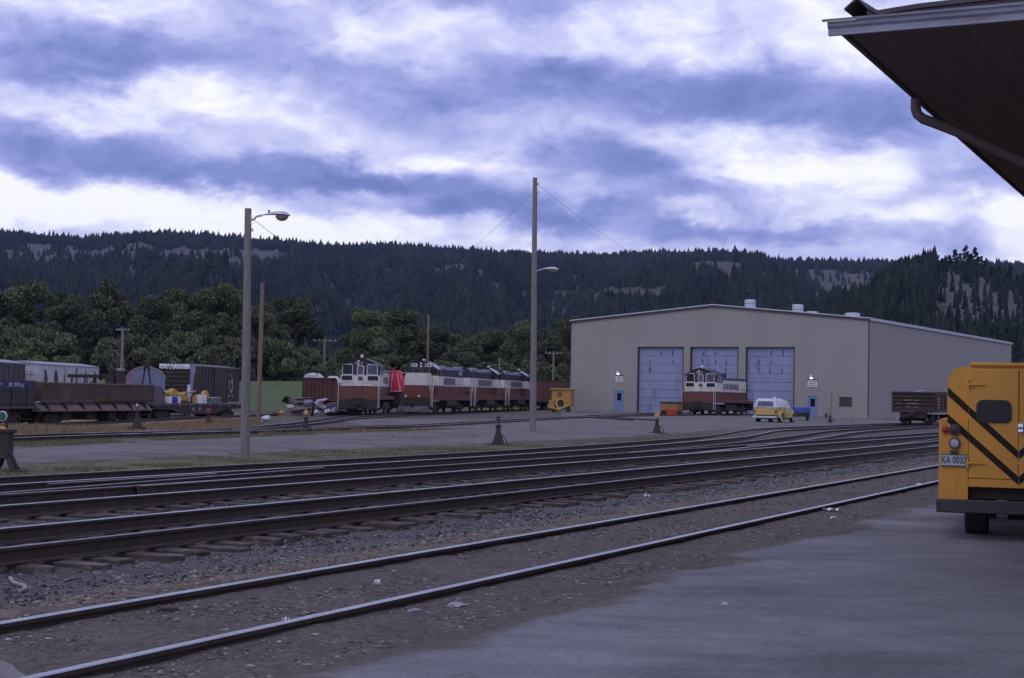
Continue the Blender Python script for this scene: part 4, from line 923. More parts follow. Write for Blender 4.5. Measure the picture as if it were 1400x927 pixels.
def road_switcher(x, y, hd, num, label, nose_near=True, L_=17.1):
    o = car_root('road_diesel', x, y, hd, label, 'locomotive', 'road locomotives coupled in a row'); W_ = 3.05
    MB().box(-W_ / 2, W_ / 2, .5, L_ - .5, 1.15, 1.62).build('walkway_sill', M_brown, o)
    MB().box(-W_ / 2 + .02, W_ / 2 - .02, .08, .5, .62, 1.30).box(-W_ / 2 + .02, W_ / 2 - .02, L_ - .5, L_ - .08, .62, 1.30).build('pilot', M_grime, o)
    MB().box(-W_ / 2 + .02, W_ / 2 - .02, .06, .5, 1.305, 2.0).box(-W_ / 2 + .02, W_ / 2 - .02, L_ - .5, L_ - .06, 1.305, 2.0).build('end_panel', M_brown, o)
    f = lambda yy: yy if nose_near else L_ - yy
    def ybox(mb, x0, x1, y0, y1, z0, z1): return mb.box(x0, x1, f(y0), f(y1), z0, z1)
    hw = .93
    MB().box(-W_ / 2 + .25, W_ / 2 - .25, f(.62) if nose_near else f(.62), f(.55), 1.62, 1.74).build('end_plate', M_brown, o)
    # near (short) hood
    ybox(MB(), -hw, hw, 1.1, 2.9, 1.62, 2.42).build('nose_lower', M_brown, o)
    ybox(MB(), -hw, hw, 1.1, 2.9, 2.42, 3.42).build('nose', M_cream, o)
    # cab
    ybox(MB(), -W_ / 2 + .02, W_ / 2 - .02, 2.9, 5.0, 1.62, 2.42).build('cab_lower', M_brown, o)
    ybox(MB(), -W_ / 2 + .023, W_ / 2 - .023, 2.9, 5.0, 2.42, 3.28).build('cab_cream_band', M_cream, o)
    mb = MB(); ybox(mb, -W_ / 2 + .026, W_ / 2 - .026, 2.9, 5.0, 3.28, 3.92); mb.extr([(-W_ / 2 + .026, 3.92)] + arched(W_ - .052, 3.92, 4.52, 12, .8) + [(W_ / 2 - .026, 3.92)], 'y', f(2.9), f(5.0)); mb.build('cab_upper', M_black, o)
    pr = arched(W_ + .10, 3.84, 4.60, 14, .8); mb = MB(); mb.extr(pr + [(a, b - .06) for a, b in pr[::-1]], 'y', f(2.78), f(5.15)); mb.build('cab_roof', M_roofblk, o, smooth=True)
    pr3 = [(a, b) for a, b in pr if a > .5]; yn = min(f(2.78), f(5.15)); mb = MB(); mb.extr([(a, b + .008) for a, b in pr3] + [(a + .01, b - .1) for a, b in pr3[::-1]], 'y', yn - .04, yn + .02)
    mb.extr([(a, b + .012) for a, b in pr3] + [(a, b + .004) for a, b in pr3[::-1]], 'y', yn, yn + 1.2); mb.build('roof_trim_or_glint', M_edge, o)  # glint of the cab roof edge, put in as pale strips
    if nose_near:
        for cx in (-1.08, 1.08): window(o, cx, 3.42, .62, .5, y=2.9, mt=M_trim)
        window(o, -.4, 3.45, .5, .4, y=2.9, mt=M_trim); window(o, .4, 3.45, .5, .4, y=2.9, mt=M_trim)
        mb = MB()
        for cx in (-.68, .62): mb.box(cx - .46, cx + .46, 2.80, 2.895, 4.02, 4.32)
        b_ = mb.build('number_board', M_black, o)
        for cx in (-.68, .62): text_mesh(num, .46, 'number', M_hand, b_, (cx, 2.79, 4.165), (pi / 2, 0, 0))
        MB().disc((-.03, 2.84, 4.33), (0, 1, 0), .09, .1, 16).disc((-.03, 2.84, 4.08), (0, 1, 0), .09, .1, 16).build('headlight', M_hand, o, smooth=True)
        for cx in (-.62, .52): MB().disc((cx, .04, 1.50), (0, 1, 0), .1, .06, 14).build('marker_lamp', M_hand, o, smooth=True)
        mb = MB(); mb.extr([(-1.5, .22), (-1.35, .62), (1.35, .62), (1.5, .22), (.0, .16)], 'y', -.12, .08)
        mb.add([(-1.5, -.0, .2), (0, -.45, .16), (1.5, 0, .2), (1.35, -.05, .66), (0, -.25, .66), (-1.35, -.05, .66)], [(0, 1, 4, 5), (1, 2, 3, 4)]); mb.build('snowplough', mat('plough_grey', (.17, .17, .2), (.1, .09, .1), 2), o)
    for s in (-1, 1): window(o, f(3.95), 3.32, 1.0, .52, x=s * (W_ / 2 - .026), mt=M_trim, glass=M_glass)
    if nose_near: text_mesh('102', .46, 'number', M_hand, o, (hw + .012, 14.3, 3.64), (pi / 2, 0, pi / 2)).scale = (2.2, 1, 1)
    # long hood
    ybox(MB(), -hw, hw, 5.0, L_ - 1.1, 1.62, 2.42).build('hood_lower', M_brown, o)
    ybox(MB(), -hw, hw, 5.0, L_ - 1.1, 2.42, 3.28).build('hood', M_cream, o)
    mb = MB(); mb.extr([(-hw, 3.28), (hw, 3.28), (hw, 3.92), (hw - .3, 4.16), (-hw + .3, 4.16), (-hw, 3.92)], 'y', f(5.0), f(L_ - 1.1)); mb.build('hood_roof', M_roofblu, o)
    for s in (-1, 1):
        for a, b in ((5.3, 12.2),):
            mb = MB(); n = 13
            for k in range(n):
                y0 = a + (b - a) * k / n; ybox(mb, s * hw, s * (hw + .015), y0 + .03, y0 + (b - a) / n - .05, 2.56, 3.16)
            mb.build('hood_louvres', M_louv, o)
        mb = MB()
        for k in range(15): ybox(mb, s * hw, s * (hw + .008), 5.4 + k * .7, 5.43 + k * .7, 1.7, 3.45)
        mb.build('door_seams', M_trim, o)
        mb = MB(); ybox(mb, s * (hw - .03), s * (hw + .02), 5.2, L_ - 1.1, 3.90, 3.95); ybox(mb, s * (hw - .32), s * (hw - .26), 5.2, L_ - 1.1, 4.14, 4.19); mb.build('roof_trim_or_glint', M_edge, o)  # long highlights on the hood roof shoulders, painted as pale strips
        mb = MB()
        ybox(mb, s * .62, s * .92, 6.2, 8.4, 4.0, 4.22); ybox(mb, s * .62, s * .92, 12.9, 15.3, 4.0, 4.26); mb.build('roof_tank', M_edge, o)  # tanks coloured pale to carry the painted roof highlight
        mb = MB(); xx = s * (W_ / 2 + .02)
        for yy in (.2, .75): rail_post(mb, [(xx, yy, .6), (xx, yy, 1.75), (xx, yy - (.12 if yy < .5 else -.25), 2.65)], .032)
        for yy in (L_ - .75, L_ - .2): rail_post(mb, [(xx, yy, .6), (xx, yy, 1.75), (xx, yy + (.1 if yy > L_ - .5 else -.3), 2.65)], .032)
        mb.build('handrail', M_hand, o)
        mb = MB()
        rail_post(mb, [(s * 1.48, f(5.4), 2.6), (s * 1.48, f(L_ - .5), 2.6)], .012)
        for k in range(6): rail_post(mb, [(s * 1.48, f(5.6 + k * 2.1), 1.62), (s * 1.48, f(5.6 + k * 2.1), 2.6)], .012)
        mb.build('walkway_rail', M_trim, o)
        mb = MB()
        for yy in (.2, L_ - .72):
            for k in range(3): mb.box(s * 1.1, s * 1.52, yy, yy + .5, .5 + k * .34, .54 + k * .34)
        mb.build('step', M_black, o)
        MB().tube([(s * 1.15, 6.4, .85), (s * 1.15, 10.7, .85)], .42, 16).build('fuel_tank', M_grime, o)
        MB().box(s * 1.1, s * 1.42, 6.8, 9.0, 1.16, 1.18).build('tank_step', M_edge, o)
    for k in range(3): MB().disc((0, f(6.9 + k * 3.6), 4.24), (0, 0, 1), .55, .18, 18).build('roof_fan', M_roofblk, o)
    MB().disc((.15, f(3.1), 4.64), (0, 0, 1), .14, .16, 12).build('beacon', M_hand, o, smooth=True)
    mb = MB(); rail_post(mb, [(-1.45, .12, 1.72), (-1.45, .12, 3.45), (1.45, .12, 3.45), (1.45, .12, 1.72)] if nose_near else [(-1.4, .1, 1.72), (-1.4, .1, 2.65), (1.4, .1, 2.65), (1.4, .1, 1.72)], .03)
    mb.build('end_railing', M_hand, o)
    truck(o, 3.4, 2.74, .51); truck(o, L_ - 3.4, 2.74, .51); coupler(o, 0); coupler(o, L_)
    return o
A3 = at(564, 560, 133)
hd = 10.5; px_, py_ = A3.x, 133
for k, (num, near, lab) in enumerate((('103', True, 'front road diesel numbered 103 with grey snowplough, nearest of the coupled locomotives'),
    ('102', False, 'middle road diesel coupled behind the front locomotive, its cab at the far end'),
    ('101', False, 'rearmost road diesel, partly hidden by the tall wooden pole'))):
    q = hv(px_, py_, hd, k * 17.8); road_switcher(q[0], q[1], hd, num, lab, near)

# ------------------------------------------------------------------ freight cars and work equipment
M_rustb = mat('rust_brown', (.095, .062, .048), (.065, .043, .036), .9, .85, c3=(.16, .085, .05), s3=.5, t3=.6)
M_rustl = mat('rust_light', (.19, .135, .115), (.13, .09, .075), .9, .85)
M_darkcar = mat('dark_car', (.05, .038, .042), (.032, .026, .03), 1.1, .8)
M_maroon = mat('boxcar_maroon', (.062, .040, .042), (.045, .030, .033), 1, .75, stretch=(1, 1, .4))
M_whcar = mat('peeling_white', (.55, .54, .58), (.42, .41, .45), 2.0, .75, stretch=(1, 1, .6), c3=(.22, .16, .16), s3=1.3, t3=.62)
M_roofw = mat('pale_roof', (.30, .29, .33), (.24, .23, .26), 1.5, .6)
M_slat = mat('slatted_wood', (.07, .045, .038), (.042, .03, .027), 1.8, .85, stretch=(1, 1, 4))
M_orange = mat('machine_yellow', (.50, .29, .055), (.38, .21, .045), 3, .5); M_blue = mat('blue_drum', (.03, .07, .30)); 
M_tarp = mat('tarp_blue_grey', (.21, .25, .36), (.16, .19, .28), 1.5, .55); M_wtarp = mat('white_tarp', (.62, .60, .60), (.42, .40, .42), 4, .6, c3=(.18, .16, .17), s3=3, t3=.58)
M_pink = mat('pink_red', (.48, .12, .16), (.36, .08, .1), 3, .5); M_magenta = mat('magenta_red', (.70, .02, .07), (.6, .015, .06), 1, .5)
def boxcar(x, y, hd, L_, H_, wall, roof, label, panels=True, z=None, door=None, group=None):
    o = car_root('boxcar', x, y, hd, label, 'boxcar', group, z); W_ = 2.95
    MB().box(-W_ / 2 + .02, W_ / 2 - .02, 0, L_, 1.05, H_ - .3).build('body', wall, o)
    mb = MB(); mb.extr([(-W_ / 2 - .03, H_ - .32), (W_ / 2 + .03, H_ - .32), (W_ / 2 + .03, H_ - .22), (0, H_), (-W_ / 2 - .03, H_ - .22)], 'y', -.05, L_ + .05); mb.build('roof', roof, o)
    for s in (-1, 1):
        mb = MB(); n = int(L_ / .95)
        for k in range(n + 1):
            yy = .03 + (L_ - .06) * k / n; mb.box(s * (W_ / 2 - .02), s * (W_ / 2 + .03), yy - .05, yy + .05, 1.05, H_ - .33)
        mb.box(s * (W_ / 2 - .02), s * (W_ / 2 + .05), 0, L_, .98, 1.15); mb.build('side_posts', wall, o)
        if door: 
            d = MB().box(s * (W_ / 2), s * (W_ / 2 + .06), L_ * door[0], L_ * door[1], 1.18, H_ - .42).build('door', door[2], o)
            MB().box(s * (W_ / 2), s * (W_ / 2 + .09), L_ * door[0] - .5, L_ * door[1] + .9, H_ - .42, H_ - .36).build('door_track', wall, o)
    mb = MB()
    for k in range(5): mb.box(-W_ / 2 + .05, W_ / 2 - .05, -.04, .0, 1.4 + k * (H_ - 2.0) / 5, 1.5 + k * (H_ - 2.0) / 5)
    mb.build('end_ribs', wall, o)
    truck(o, 1.7); truck(o, L_ - 1.7); coupler(o, 0); coupler(o, L_); return o
b1 = at(-66, 520, 104); z0 = -.62
BX1 = boxcar(b1.x - 1.45, 104, 3.5, 13.0, 4.28, mat('boxcar_dull', (.085, .07, .08), (.055, .045, .055), 1, .8, c3=(.09, .10, .09), s3=.4, t3=.58), M_roofw, 'dark weathered boxcar with pale roof cut by the left edge of the photo', z=z0)
b2 = at(50, 520, 118)
BX2 = boxcar(b2.x - 1.3, 118, 5, 12.9, 4.28, M_whcar, M_roofw, 'peeling white boxcar with pale roof behind the rusty dump car', z=z0, door=(.42, .58, M_whcar))
for s in (1,):
    mb = MB()
    for k in range(6):
        yy = .9 + k * 2.15; mb.extr([(yy, 1.6), (yy + .95, 1.6), (yy + .9, 3.1), (yy + .62, 3.62), (yy + .3, 3.66), (yy + .05, 3.0)], 'x', 1.458, 1.475)
    mb.build('bare_rust_patches', M_rustb, BX2)
b3 = at(272, 520, 136)
BX3 = boxcar(b3.x - 1.45, 136, 6, 12.6, 4.35, M_maroon, mat('maroon_roof', (.11, .09, .10)), 'dark maroon boxcar with a black sliding door and white marks, behind the flatcar', z=gz(b3.x, 136) + .02, door=(.36, .60, M_black))
mb = MB()   # looping white chalk outline and dots
xw = 1.505
for pts in ([(9.3, 3.6), (10.2, 3.2), (10.3, 2.2), (9.9, 1.85)], [(9.2, 3.0), (9.3, 2.2), (9.8, 1.8)], [(9.6, 2.8), (9.9, 2.9)]): mb.tube([(xw, a, b) for a, b in pts], .035, 5)
for a, b in ((9.2, 1.55), (10.3, 1.55)): mb.disc((xw, a, b), (1, 0, 0), .12, .02, 10)
mb.build('painted_marks', M_white, BX3)

# side-dump car and its neighbours on the weedy siding
s1_ = at(50, 560, 90); s1_.x -= 1.05
o = car_root('dump_car', s1_.x, 90, 12, 'rusty brown side-dump car with ribbed lower sill, in the weeds at left', 'freight car', None, z=-.63)
L_ = 15
mb = MB(); mb.extr([(-1.45, 1.55), (1.35, 1.55), (1.48, 2.58), (1.36, 2.58), (1.24, 1.68), (-1.32, 1.68), (-1.32, 2.58), (-1.45, 2.58)], 'y', .1, L_ - .1); mb.build('dump_body', M_rustb, o)
MB().box(-1.4, 1.42, .04, .1, 1.5, 2.62).box(-1.4, 1.42, L_ - .1, L_ - .02, 1.5, 2.5).build('end_gate', M_rustb, o)
mb = MB().box(1.40, 1.52, .1, L_ - .1, 2.52, 2.60); mb.build('top_rail', M_rustl, o)
mb = MB(); mb.extr([(1.10, 1.42), (1.58, .98), (1.58, .90), (1.0, .90)], 'y', -.3, L_ - .6); mb.build('lower_sill', M_rustl, o)
mb = MB()
for k in range(7): mb.extr([(1.2, 1.45), (1.5, 1.28), (1.62, .95), (1.5, 1.0)], 'y', .6 + k * 2.15, .75 + k * 2.15)
mb.box(1.28, 1.4, .1, L_ - .1, 1.44, 1.54); mb.build('side_ribs', M_grime, o)
mb = MB(); mb.box(-.35, .35, .0, L_, .62, 1.05)
for k in (3.2, 6.3, 9.2): mb.box(-1.1, 1.1, k, k + 1.0, .35, .95)
mb.build('centre_frame', M_grime, o)
mb = MB()
for a, b, c, d in ((6.5, 7.1, 2.0, 2.12), (7.3, 7.4, 1.95, 2.18), (7.6, 8.1, 2.05, 2.12), (8.4, 8.9, 1.9, 2.15), (9.1, 9.2, 1.95, 2.1)): mb.box(1.41 + .03, 1.455, a, b, c, d)
mb.build('faded_lettering', mat('faded_letters', (.06, .06, .08)), o)
truck(o, 2.0); truck(o, L_ - 2.4); coupler(o, 0)
s0_ = hv(s1_.x, 90, 12, -15.3)
o = car_root('gondola_car', s0_[0], s0_[1], 12, 'dark gondola car with a blue-painted patch, cut by the left edge', 'freight car', None, z=-.55); L_ = 14.6
MB().box(-1.4, 1.4, 0, L_, 1.05, 1.25).box(1.36, 1.44, 0, L_, 1.25, 2.56).box(-1.44, -1.36, 0, L_, 1.25, 2.56).box(-1.4, 1.4, 0, .08, 1.25, 2.56).box(-1.4, 1.4, L_ - .08, L_, 1.25, 2.56).build('body', M_darkcar, o)
mb = MB()
for k in range(9): mb.box(1.44, 1.52, .1 + k * 1.7, .22 + k * 1.7, 1.1, 2.54)
mb.box(1.42, 1.56, 0, L_, 1.0, 1.14).build('side_posts', M_rustb, o)
MB().box(1.445, 1.46, 9.6, 14.2, 2.02, 2.52).build('blue_panel', mat('navy_patch', (.03, .035, .09)), o)
mb = MB()
for a, b, c, d in ((10.2, 10.9, 2.3, 2.42), (11.6, 12.1, 2.22, 2.45), (12.2, 12.8, 2.25, 2.45), (12.9, 13.2, 2.2, 2.4)): mb.box(1.461, 1.468, a, b, c, d)
mb.build('faded_lettering', M_roofw, o)
truck(o, 2); truck(o, L_ - 2); coupler(o, L_)
# flatcar
f1 = at(204, 553, 106); f1.x -= 1.0; o = FL = car_root('flatcar', f1.x, 106, 15, 'dark flatcar with wooden deck carrying yellow machine parts and drums', 'freight car', None, z=-.52); L_ = 14.2
MB().box(-1.4, 1.4, 0, L_, 1.08, 1.24).build('deck', mat('deck_wood', (.11, .09, .09), (.06, .05, .05), 3), o)
mb = MB(); mb.extr([(0.1, 1.08), (L_ - .1, 1.08), (L_ - .1, .85), (L_ - 2.8, .8), (L_ - 4.4, .48), (4.4, .48), (2.8, .8), (.1, .85)], 'x', 1.25, 1.34); mb.extr([(0.1, 1.08), (L_ - .1, 1.08), (L_ - .1, .85), (L_ - 2.8, .8), (L_ - 4.4, .48), (4.4, .48), (2.8, .8), (.1, .85)], 'x', -1.34, -1.25)
mb.build('side_sill', M_darkcar, o)
mb = MB()
for k in range(9): mb.box(1.3, 1.46, .5 + k * 1.6, .62 + k * 1.6, .98, 1.2)
mb.build('stake_pockets', M_rustl, o)
mb = MB()
for k in (5.9, 6.9): mb.box(1.345, 1.352, k, k + .35, .72, .95)
mb.build('stencils', mat('stencil', (.28, .24, .28)), o)
truck(o, 2.0); truck(o, L_ - 2); coupler(o, 0); coupler(o, L_)
def fl(y, x=0, z=1.24):   # a place on the flatcar deck
    c, s = cos(-radians(15)), sin(-radians(15)); return (f1.x + x * c - y * s, 106 + x * s + y * c, -.52 + z)
# yellow machine: boom and gearbox lying on the deck
o = empty('machine_part', fl(5.0), -radians(15), 'yellow machine boom with round gearbox lying on the flatcar', 'machinery')
MB().tube([(0, -2.6, .30), (0, -1.0, .62), (0, .4, .78), (0, 2.6, .30)], [.10, .2, .26, .12], 8).box(-.1, .1, -2.9, -2.4, .16, .42).build('boom', M_orange, o)
MB().disc((.32, -.2, .62), (1, 0, 0), .40, .34, 20).disc((.52, -.2, .62), (1, 0, 0), .18, .1, 14).build('gearbox', M_orange, o, smooth=True)
MB().box(-.5, .5, .4, 1.6, .12, .72, bev=.08).box(-.3, .3, 1.6, 2.5, .1, .48, bev=.06).tube([(.2, 1.0, .7), (.2, 3.6, .85)], .06, 8).build('engine_block', M_orange, o)
MB().box(-.6, .6, -1.6, 2.4, .0, .12).build('skid', M_grime, o)
o = empty('machine_part', fl(10.2), -radians(15), 'small yellow wheel hub and bracket beside the white drums', 'machinery')
MB().disc((.2, 0, .5), (1, 0, 0), .42, .3, 18).disc((.38, 0, .5), (1, 0, 0), .16, .12, 12).build('hub', M_orange, o)
MB().box(-.2, .2, -.9, .6, .35, .6, bev=.05).box(-.2, .2, -1.2, -.8, 0, .5).box(-.15, .15, .1, .5, 0, .4).build('bracket', M_orange, o)
def drum(y, x, r, h, mt, label, lid=M_galv, nm='drum', cat='drum'):
    o = empty(nm, fl(y, x), 0, label, cat, 'drums on the flatcar')
    MB().tube([(0, 0, 0), (0, 0, h * .33), (0, 0, h * .35), (0, 0, h * .66), (0, 0, h * .68), (0, 0, h)], [r, r, r * 1.05, r * 1.05, r, r], 18).build('barrel', mt, o, smooth=True)
    MB().tube([(0, 0, h), (0, 0, h + .03)], r * .93, 18).build('lid', lid, o)
drum(3.45, .75, .24, .46, M_white, 'white drum left of the blue drum on the flatcar'); drum(4.15, .8, .26, .46, M_blue, 'blue drum on the flatcar between two white ones', M_wh); drum(4.75, .8, .20, .44, M_white, 'white drum just right of the blue drum')
drum(8.2, .8, .22, .60, M_white, 'left one of the white drums near the middle of the flatcar'); drum(8.8, .8, .22, .58, M_white, 'right one of the white drums near the middle of the flatcar'); drum(7.8, .1, .13, 1.3, M_galv, 'tall thin grey cylinder standing on the flatcar', nm='gas_cylinder', cat='gas cylinder')
o = empty('crate', fl(10.4, .9), -radians(15), 'grey metal crate at the right end of the flatcar load', 'crate'); MB().box(-.3, .3, -.35, .35, 0, .4).build('box', M_louv, o); MB().box(-.33, .33, -.38, .38, .4, .45).build('lid', M_galv, o)
o = empty('steel_bin', fl(1.3, .3), -radians(15), 'dull grey steel bin at the left end of the flatcar', 'bin'); mb = MB(); mb.extr([(-1.1, 0), (1.1, 0), (1.25, .75), (.7, 1.15), (-.7, 1.15), (-1.2, .75)], 'x', -.6, .6); mb.build('bin_body', mat('bin_grey', (.13, .11, .12)), o); MB().box(-.64, .64, -1.25, -1.1, .6, .8).box(-.64, .64, 1.12, 1.27, .6, .8).build('lifting_lug', M_grime, o)
# slatted rack car with white-topped load
r1_ = at(241, 520, 121); o = car_root('rack_car', r1_.x, 121, -12, 'dark slatted freight car, seen end-on, with white tarpaulin along its top', 'freight car', None, z=gz(r1_.x, 121) - .1); L_ = 10.5
MB().box(-1.25, 1.2, .05, L_ - .05, 1.05, 4.0).build('load', M_black, o)
mb = MB()
for k in range(9): mb.box(-1.27, 1.22, -.06, .02, 1.1 + k * .33, 1.30 + k * .33); mb.box(1.22, 1.30, 0, L_, 1.1 + k * .33, 1.3 + k * .33)
mb.build('slats', M_slat, o)
mb = MB()
for cx in (-1.25, -.4, .45, 1.2): mb.box(cx - .05, cx + .05, -.10, -.062, .98, 4.02)
mb.build('side_posts', M_darkcar, o)
mb = MB(); R1 = []
for k in range(27):
    x_ = -1.3 + 2.3 * k / 26; d = .05 * sin(k * 1.9) + .04 * sin(k * 4.1)
    R1.append([(x_, -.13, 4.02 + d * .4), (x_, .3, 4.16 + d), (x_, 2.6, 4.12 + d * .6), (x_, 2.6, 4.02), (x_, .2, 4.04), (x_, -.10, 3.80 + d), (x_, -.14, 3.80 + d)])
mb.ring(R1); mb.build('tarpaulin', M_wtarp, o)
mb = MB(); R1 = [[(1.02 + .42 * t * (1 - .06 * k) + .02 * sin(k), -.14 - .03 * sin(t * 9 + k * .4), 4.1 - k * .27) for t in (0, .33, .66, 1)] + [(1.02 + .42 * t * (1 - .06 * k) + .02 * sin(k), -.11 - .03 * sin(t * 9 + k * .4), 4.1 - k * .27) for t in (1, .66, .33, 0)] for k in range(10)]
mb.ring(R1); mb.build('hanging_tarpaulin', M_tarp, o)
truck(o, 2); truck(o, L_ - 2)
# blue-grey arched hut with a hook frame in front
h_ = at(199, 530, 114); zq = gz(h_.x, 114); o = empty('arched_hut', (h_.x, 114, zq), radians(14), 'pale blue-grey arched metal hut behind the left end of the flatcar', 'hut')
hwid = 1.38; ztop = at(199, 501.5, 114).z - zq
pr = [(-hwid, 0), (-hwid, ztop - .95)] + [(-hwid * cos(a), ztop - .95 + .95 * sin(a)) for a in [pi * k / 12 for k in range(1, 12)]] + [(hwid, ztop - .95), (hwid, 0)]
mb = MB(); mb.extr(pr, 'y', 0, 1.6); mb.build('shell', M_tarp, o)
mb = MB(); mb.extr([(a * 1.03, b * 1.012) for a, b in pr[1:-1]] + [(a * .97, b * .985) for a, b in pr[1:-1][::-1]], 'y', -.06, .1); mb.build('rim', M_roofw, o)
MB().box(-.25, .65, -.06, -.01, .9, 2.35).build('doorway', M_grime, o)
o = empty('hoist', (h_.x + .25, 113, gz(h_.x, 113)), 0, 'dark hoist frame with hook cables before the arched hut', 'hoist')
MB().tube([(-.6, 0, 0), (-.05, 0, ztop + .2)], .06).tube([(.75, 0, 0), (.1, 0, ztop + .2)], .06).build('mast_legs', M_grime, o)
MB().disc((.05, -.05, ztop + .18), (0, 1, 0), .25, .2, 14).box(-.35, .5, -.12, .12, ztop + .02, ztop + .16).build('sheave', M_grime, o)
MB().tube([(-.1, -.1, ztop + .3), (-.2, -.15, 2.3)], .025, 5).tube([(.2, -.1, ztop + .3), (.4, -.15, 2.3)], .025, 5).build('cable', M_black, o); MB().box(-.4, .5, -.35, .1, 1.7, 2.35, bev=.05).build('hook_block', M_grime, o)
# clutter behind the dump car: black machine with pink engine and a yellow bar
c_ = at(165, 510, 112); zc = gz(c_.x, 112); o = empty('track_machine', (c_.x, 112, zc), 0, 'dark upright track machine with white cap, beside the pinkish engine', 'machinery')
zt_ = at(166, 502, 112).z - zc
MB().box(-.28, .28, -.3, .3, .3, zt_ - .25).box(-1.0, -.4, -.3, .3, .3, zt_ - .55).box(-1.3, .5, -.4, .4, .2, 1.4).tube([(-.7, 0, zt_ - .6), (-1.0, 0, zt_ - .1)], .05).build('machine_body', M_grime, o)
MB().disc((0, 0, zt_ - .18), (0, 0, 1), .30, .16, 16).build('cap', M_roofw, o, smooth=True)
MB().tube([(-1.55, -.1, 1.2), (-1.15, -.1, 2.9)], .05, 6).build('lever', M_orange, o)
o = empty('engine', (c_.x + .75, 111.6, zc), 0, 'pinkish engine housing between the dark machine and the arched hut', 'machinery')
MB().disc((0, 0, 2.2), (0, 1, 0), .38, .5, 16).box(-.2, .35, -.3, .3, .2, 1.9).box(-.55, .3, -.3, .3, 1.35, 1.75, bev=.05).build('housing', M_pink, o)
MB().tube([(.1, -.1, 2.5), (.25, -.1, 3.2), (.0, -.1, 3.4)], .07, 8).build('pipe', M_pink, o); MB().disc((0, -.27, 2.2), (0, 1, 0), .16, .05, 12).build('hub', M_grime, o)
o = empty('reel', (c_.x - 2.6, 112.5, zc), 0, 'dark scrap frame between the white boxcar and the track machine', 'frame')
MB().box(-1.3, .9, -.2, .2, 2.9, 3.15).tube([(-1.2, 0, 0), (-1.0, 0, 3.0)], .07).tube([(.8, 0, 0), (.6, 0, 3.0)], .07).tube([(-1, 0, 1.2), (.7, 0, 2.9)], .05).build('frame', M_grime, o)

# ------------------------------------------------------------------ scrap pile, container, tank
k_ = at(436, 545, 150); zk = gz(k_.x, 150); w_ = at(459, 545, 150).x - at(414, 545, 150).x; ht = at(436, 518, 150).z - zk
o = empty('container', (k_.x, 150, zk), -radians(4), 'reddish brown open-topped container behind the scrap pile', 'container')
MB().box(-w_ / 2, w_ / 2, 0, .1, 0, ht).box(-w_ / 2, w_ / 2, 2.4, 2.5, 0, ht).box(-w_ / 2, -w_ / 2 + .1, .1, 2.4, 0, ht).box(w_ / 2 - .1, w_ / 2, .1, 2.4, 0, ht).box(-w_ / 2, w_ / 2, .1, 2.4, .1, .2).build('body', mat('container_red', (.125, .045, .035), (.085, .033, .028), 1.2), o)
mb = MB()
for k in range(9): mb.box(-w_ / 2 + w_ * k / 8 - .05, -w_ / 2 + w_ * k / 8 + .05, -.08, -.002, 0, ht)
mb.box(-w_ / 2 - .1, w_ / 2 + .1, -.12, -.001, ht, ht + .12); mb.build('ribs', mat('container_rib', (.08, .032, .028)), o)
o = empty('covered_load', (k_.x, 151.2, zk + .2), 0, 'white tarpaulin-covered heap sticking out of the reddish container', 'load')
def lump(cx, cy, cz, sx_, sy_, sz_, seed, nu=18, nv=10, amp=.22):
    R_ = []
    for i in range(nv + 1):
        ph = pi * i / nv - pi / 2
        R_.append([]) 
        for j in range(nu):
            th = 2 * pi * j / nu; d = Vector((cos(ph) * cos(th), cos(ph) * sin(th), sin(ph)))
            q = 1 + amp * mn.noise(d * 2.2 + Vector((seed * 7.1, 0, 0))) * 1.8
            R_[-1].append((cx + d.x * sx_ * q, cy + d.y * sy_ * q, cz + d.z * sz_ * q))
    return R_
MB().ring(lump(-.7, 0, ht - .25, .95, .7, .62, 1)).build('heap', M_wtarp, o, smooth=True)
MB().ring(lump(1.2, 0, ht - .40, .7, .6, .5, 2)).build('heap', M_white, o, smooth=True)
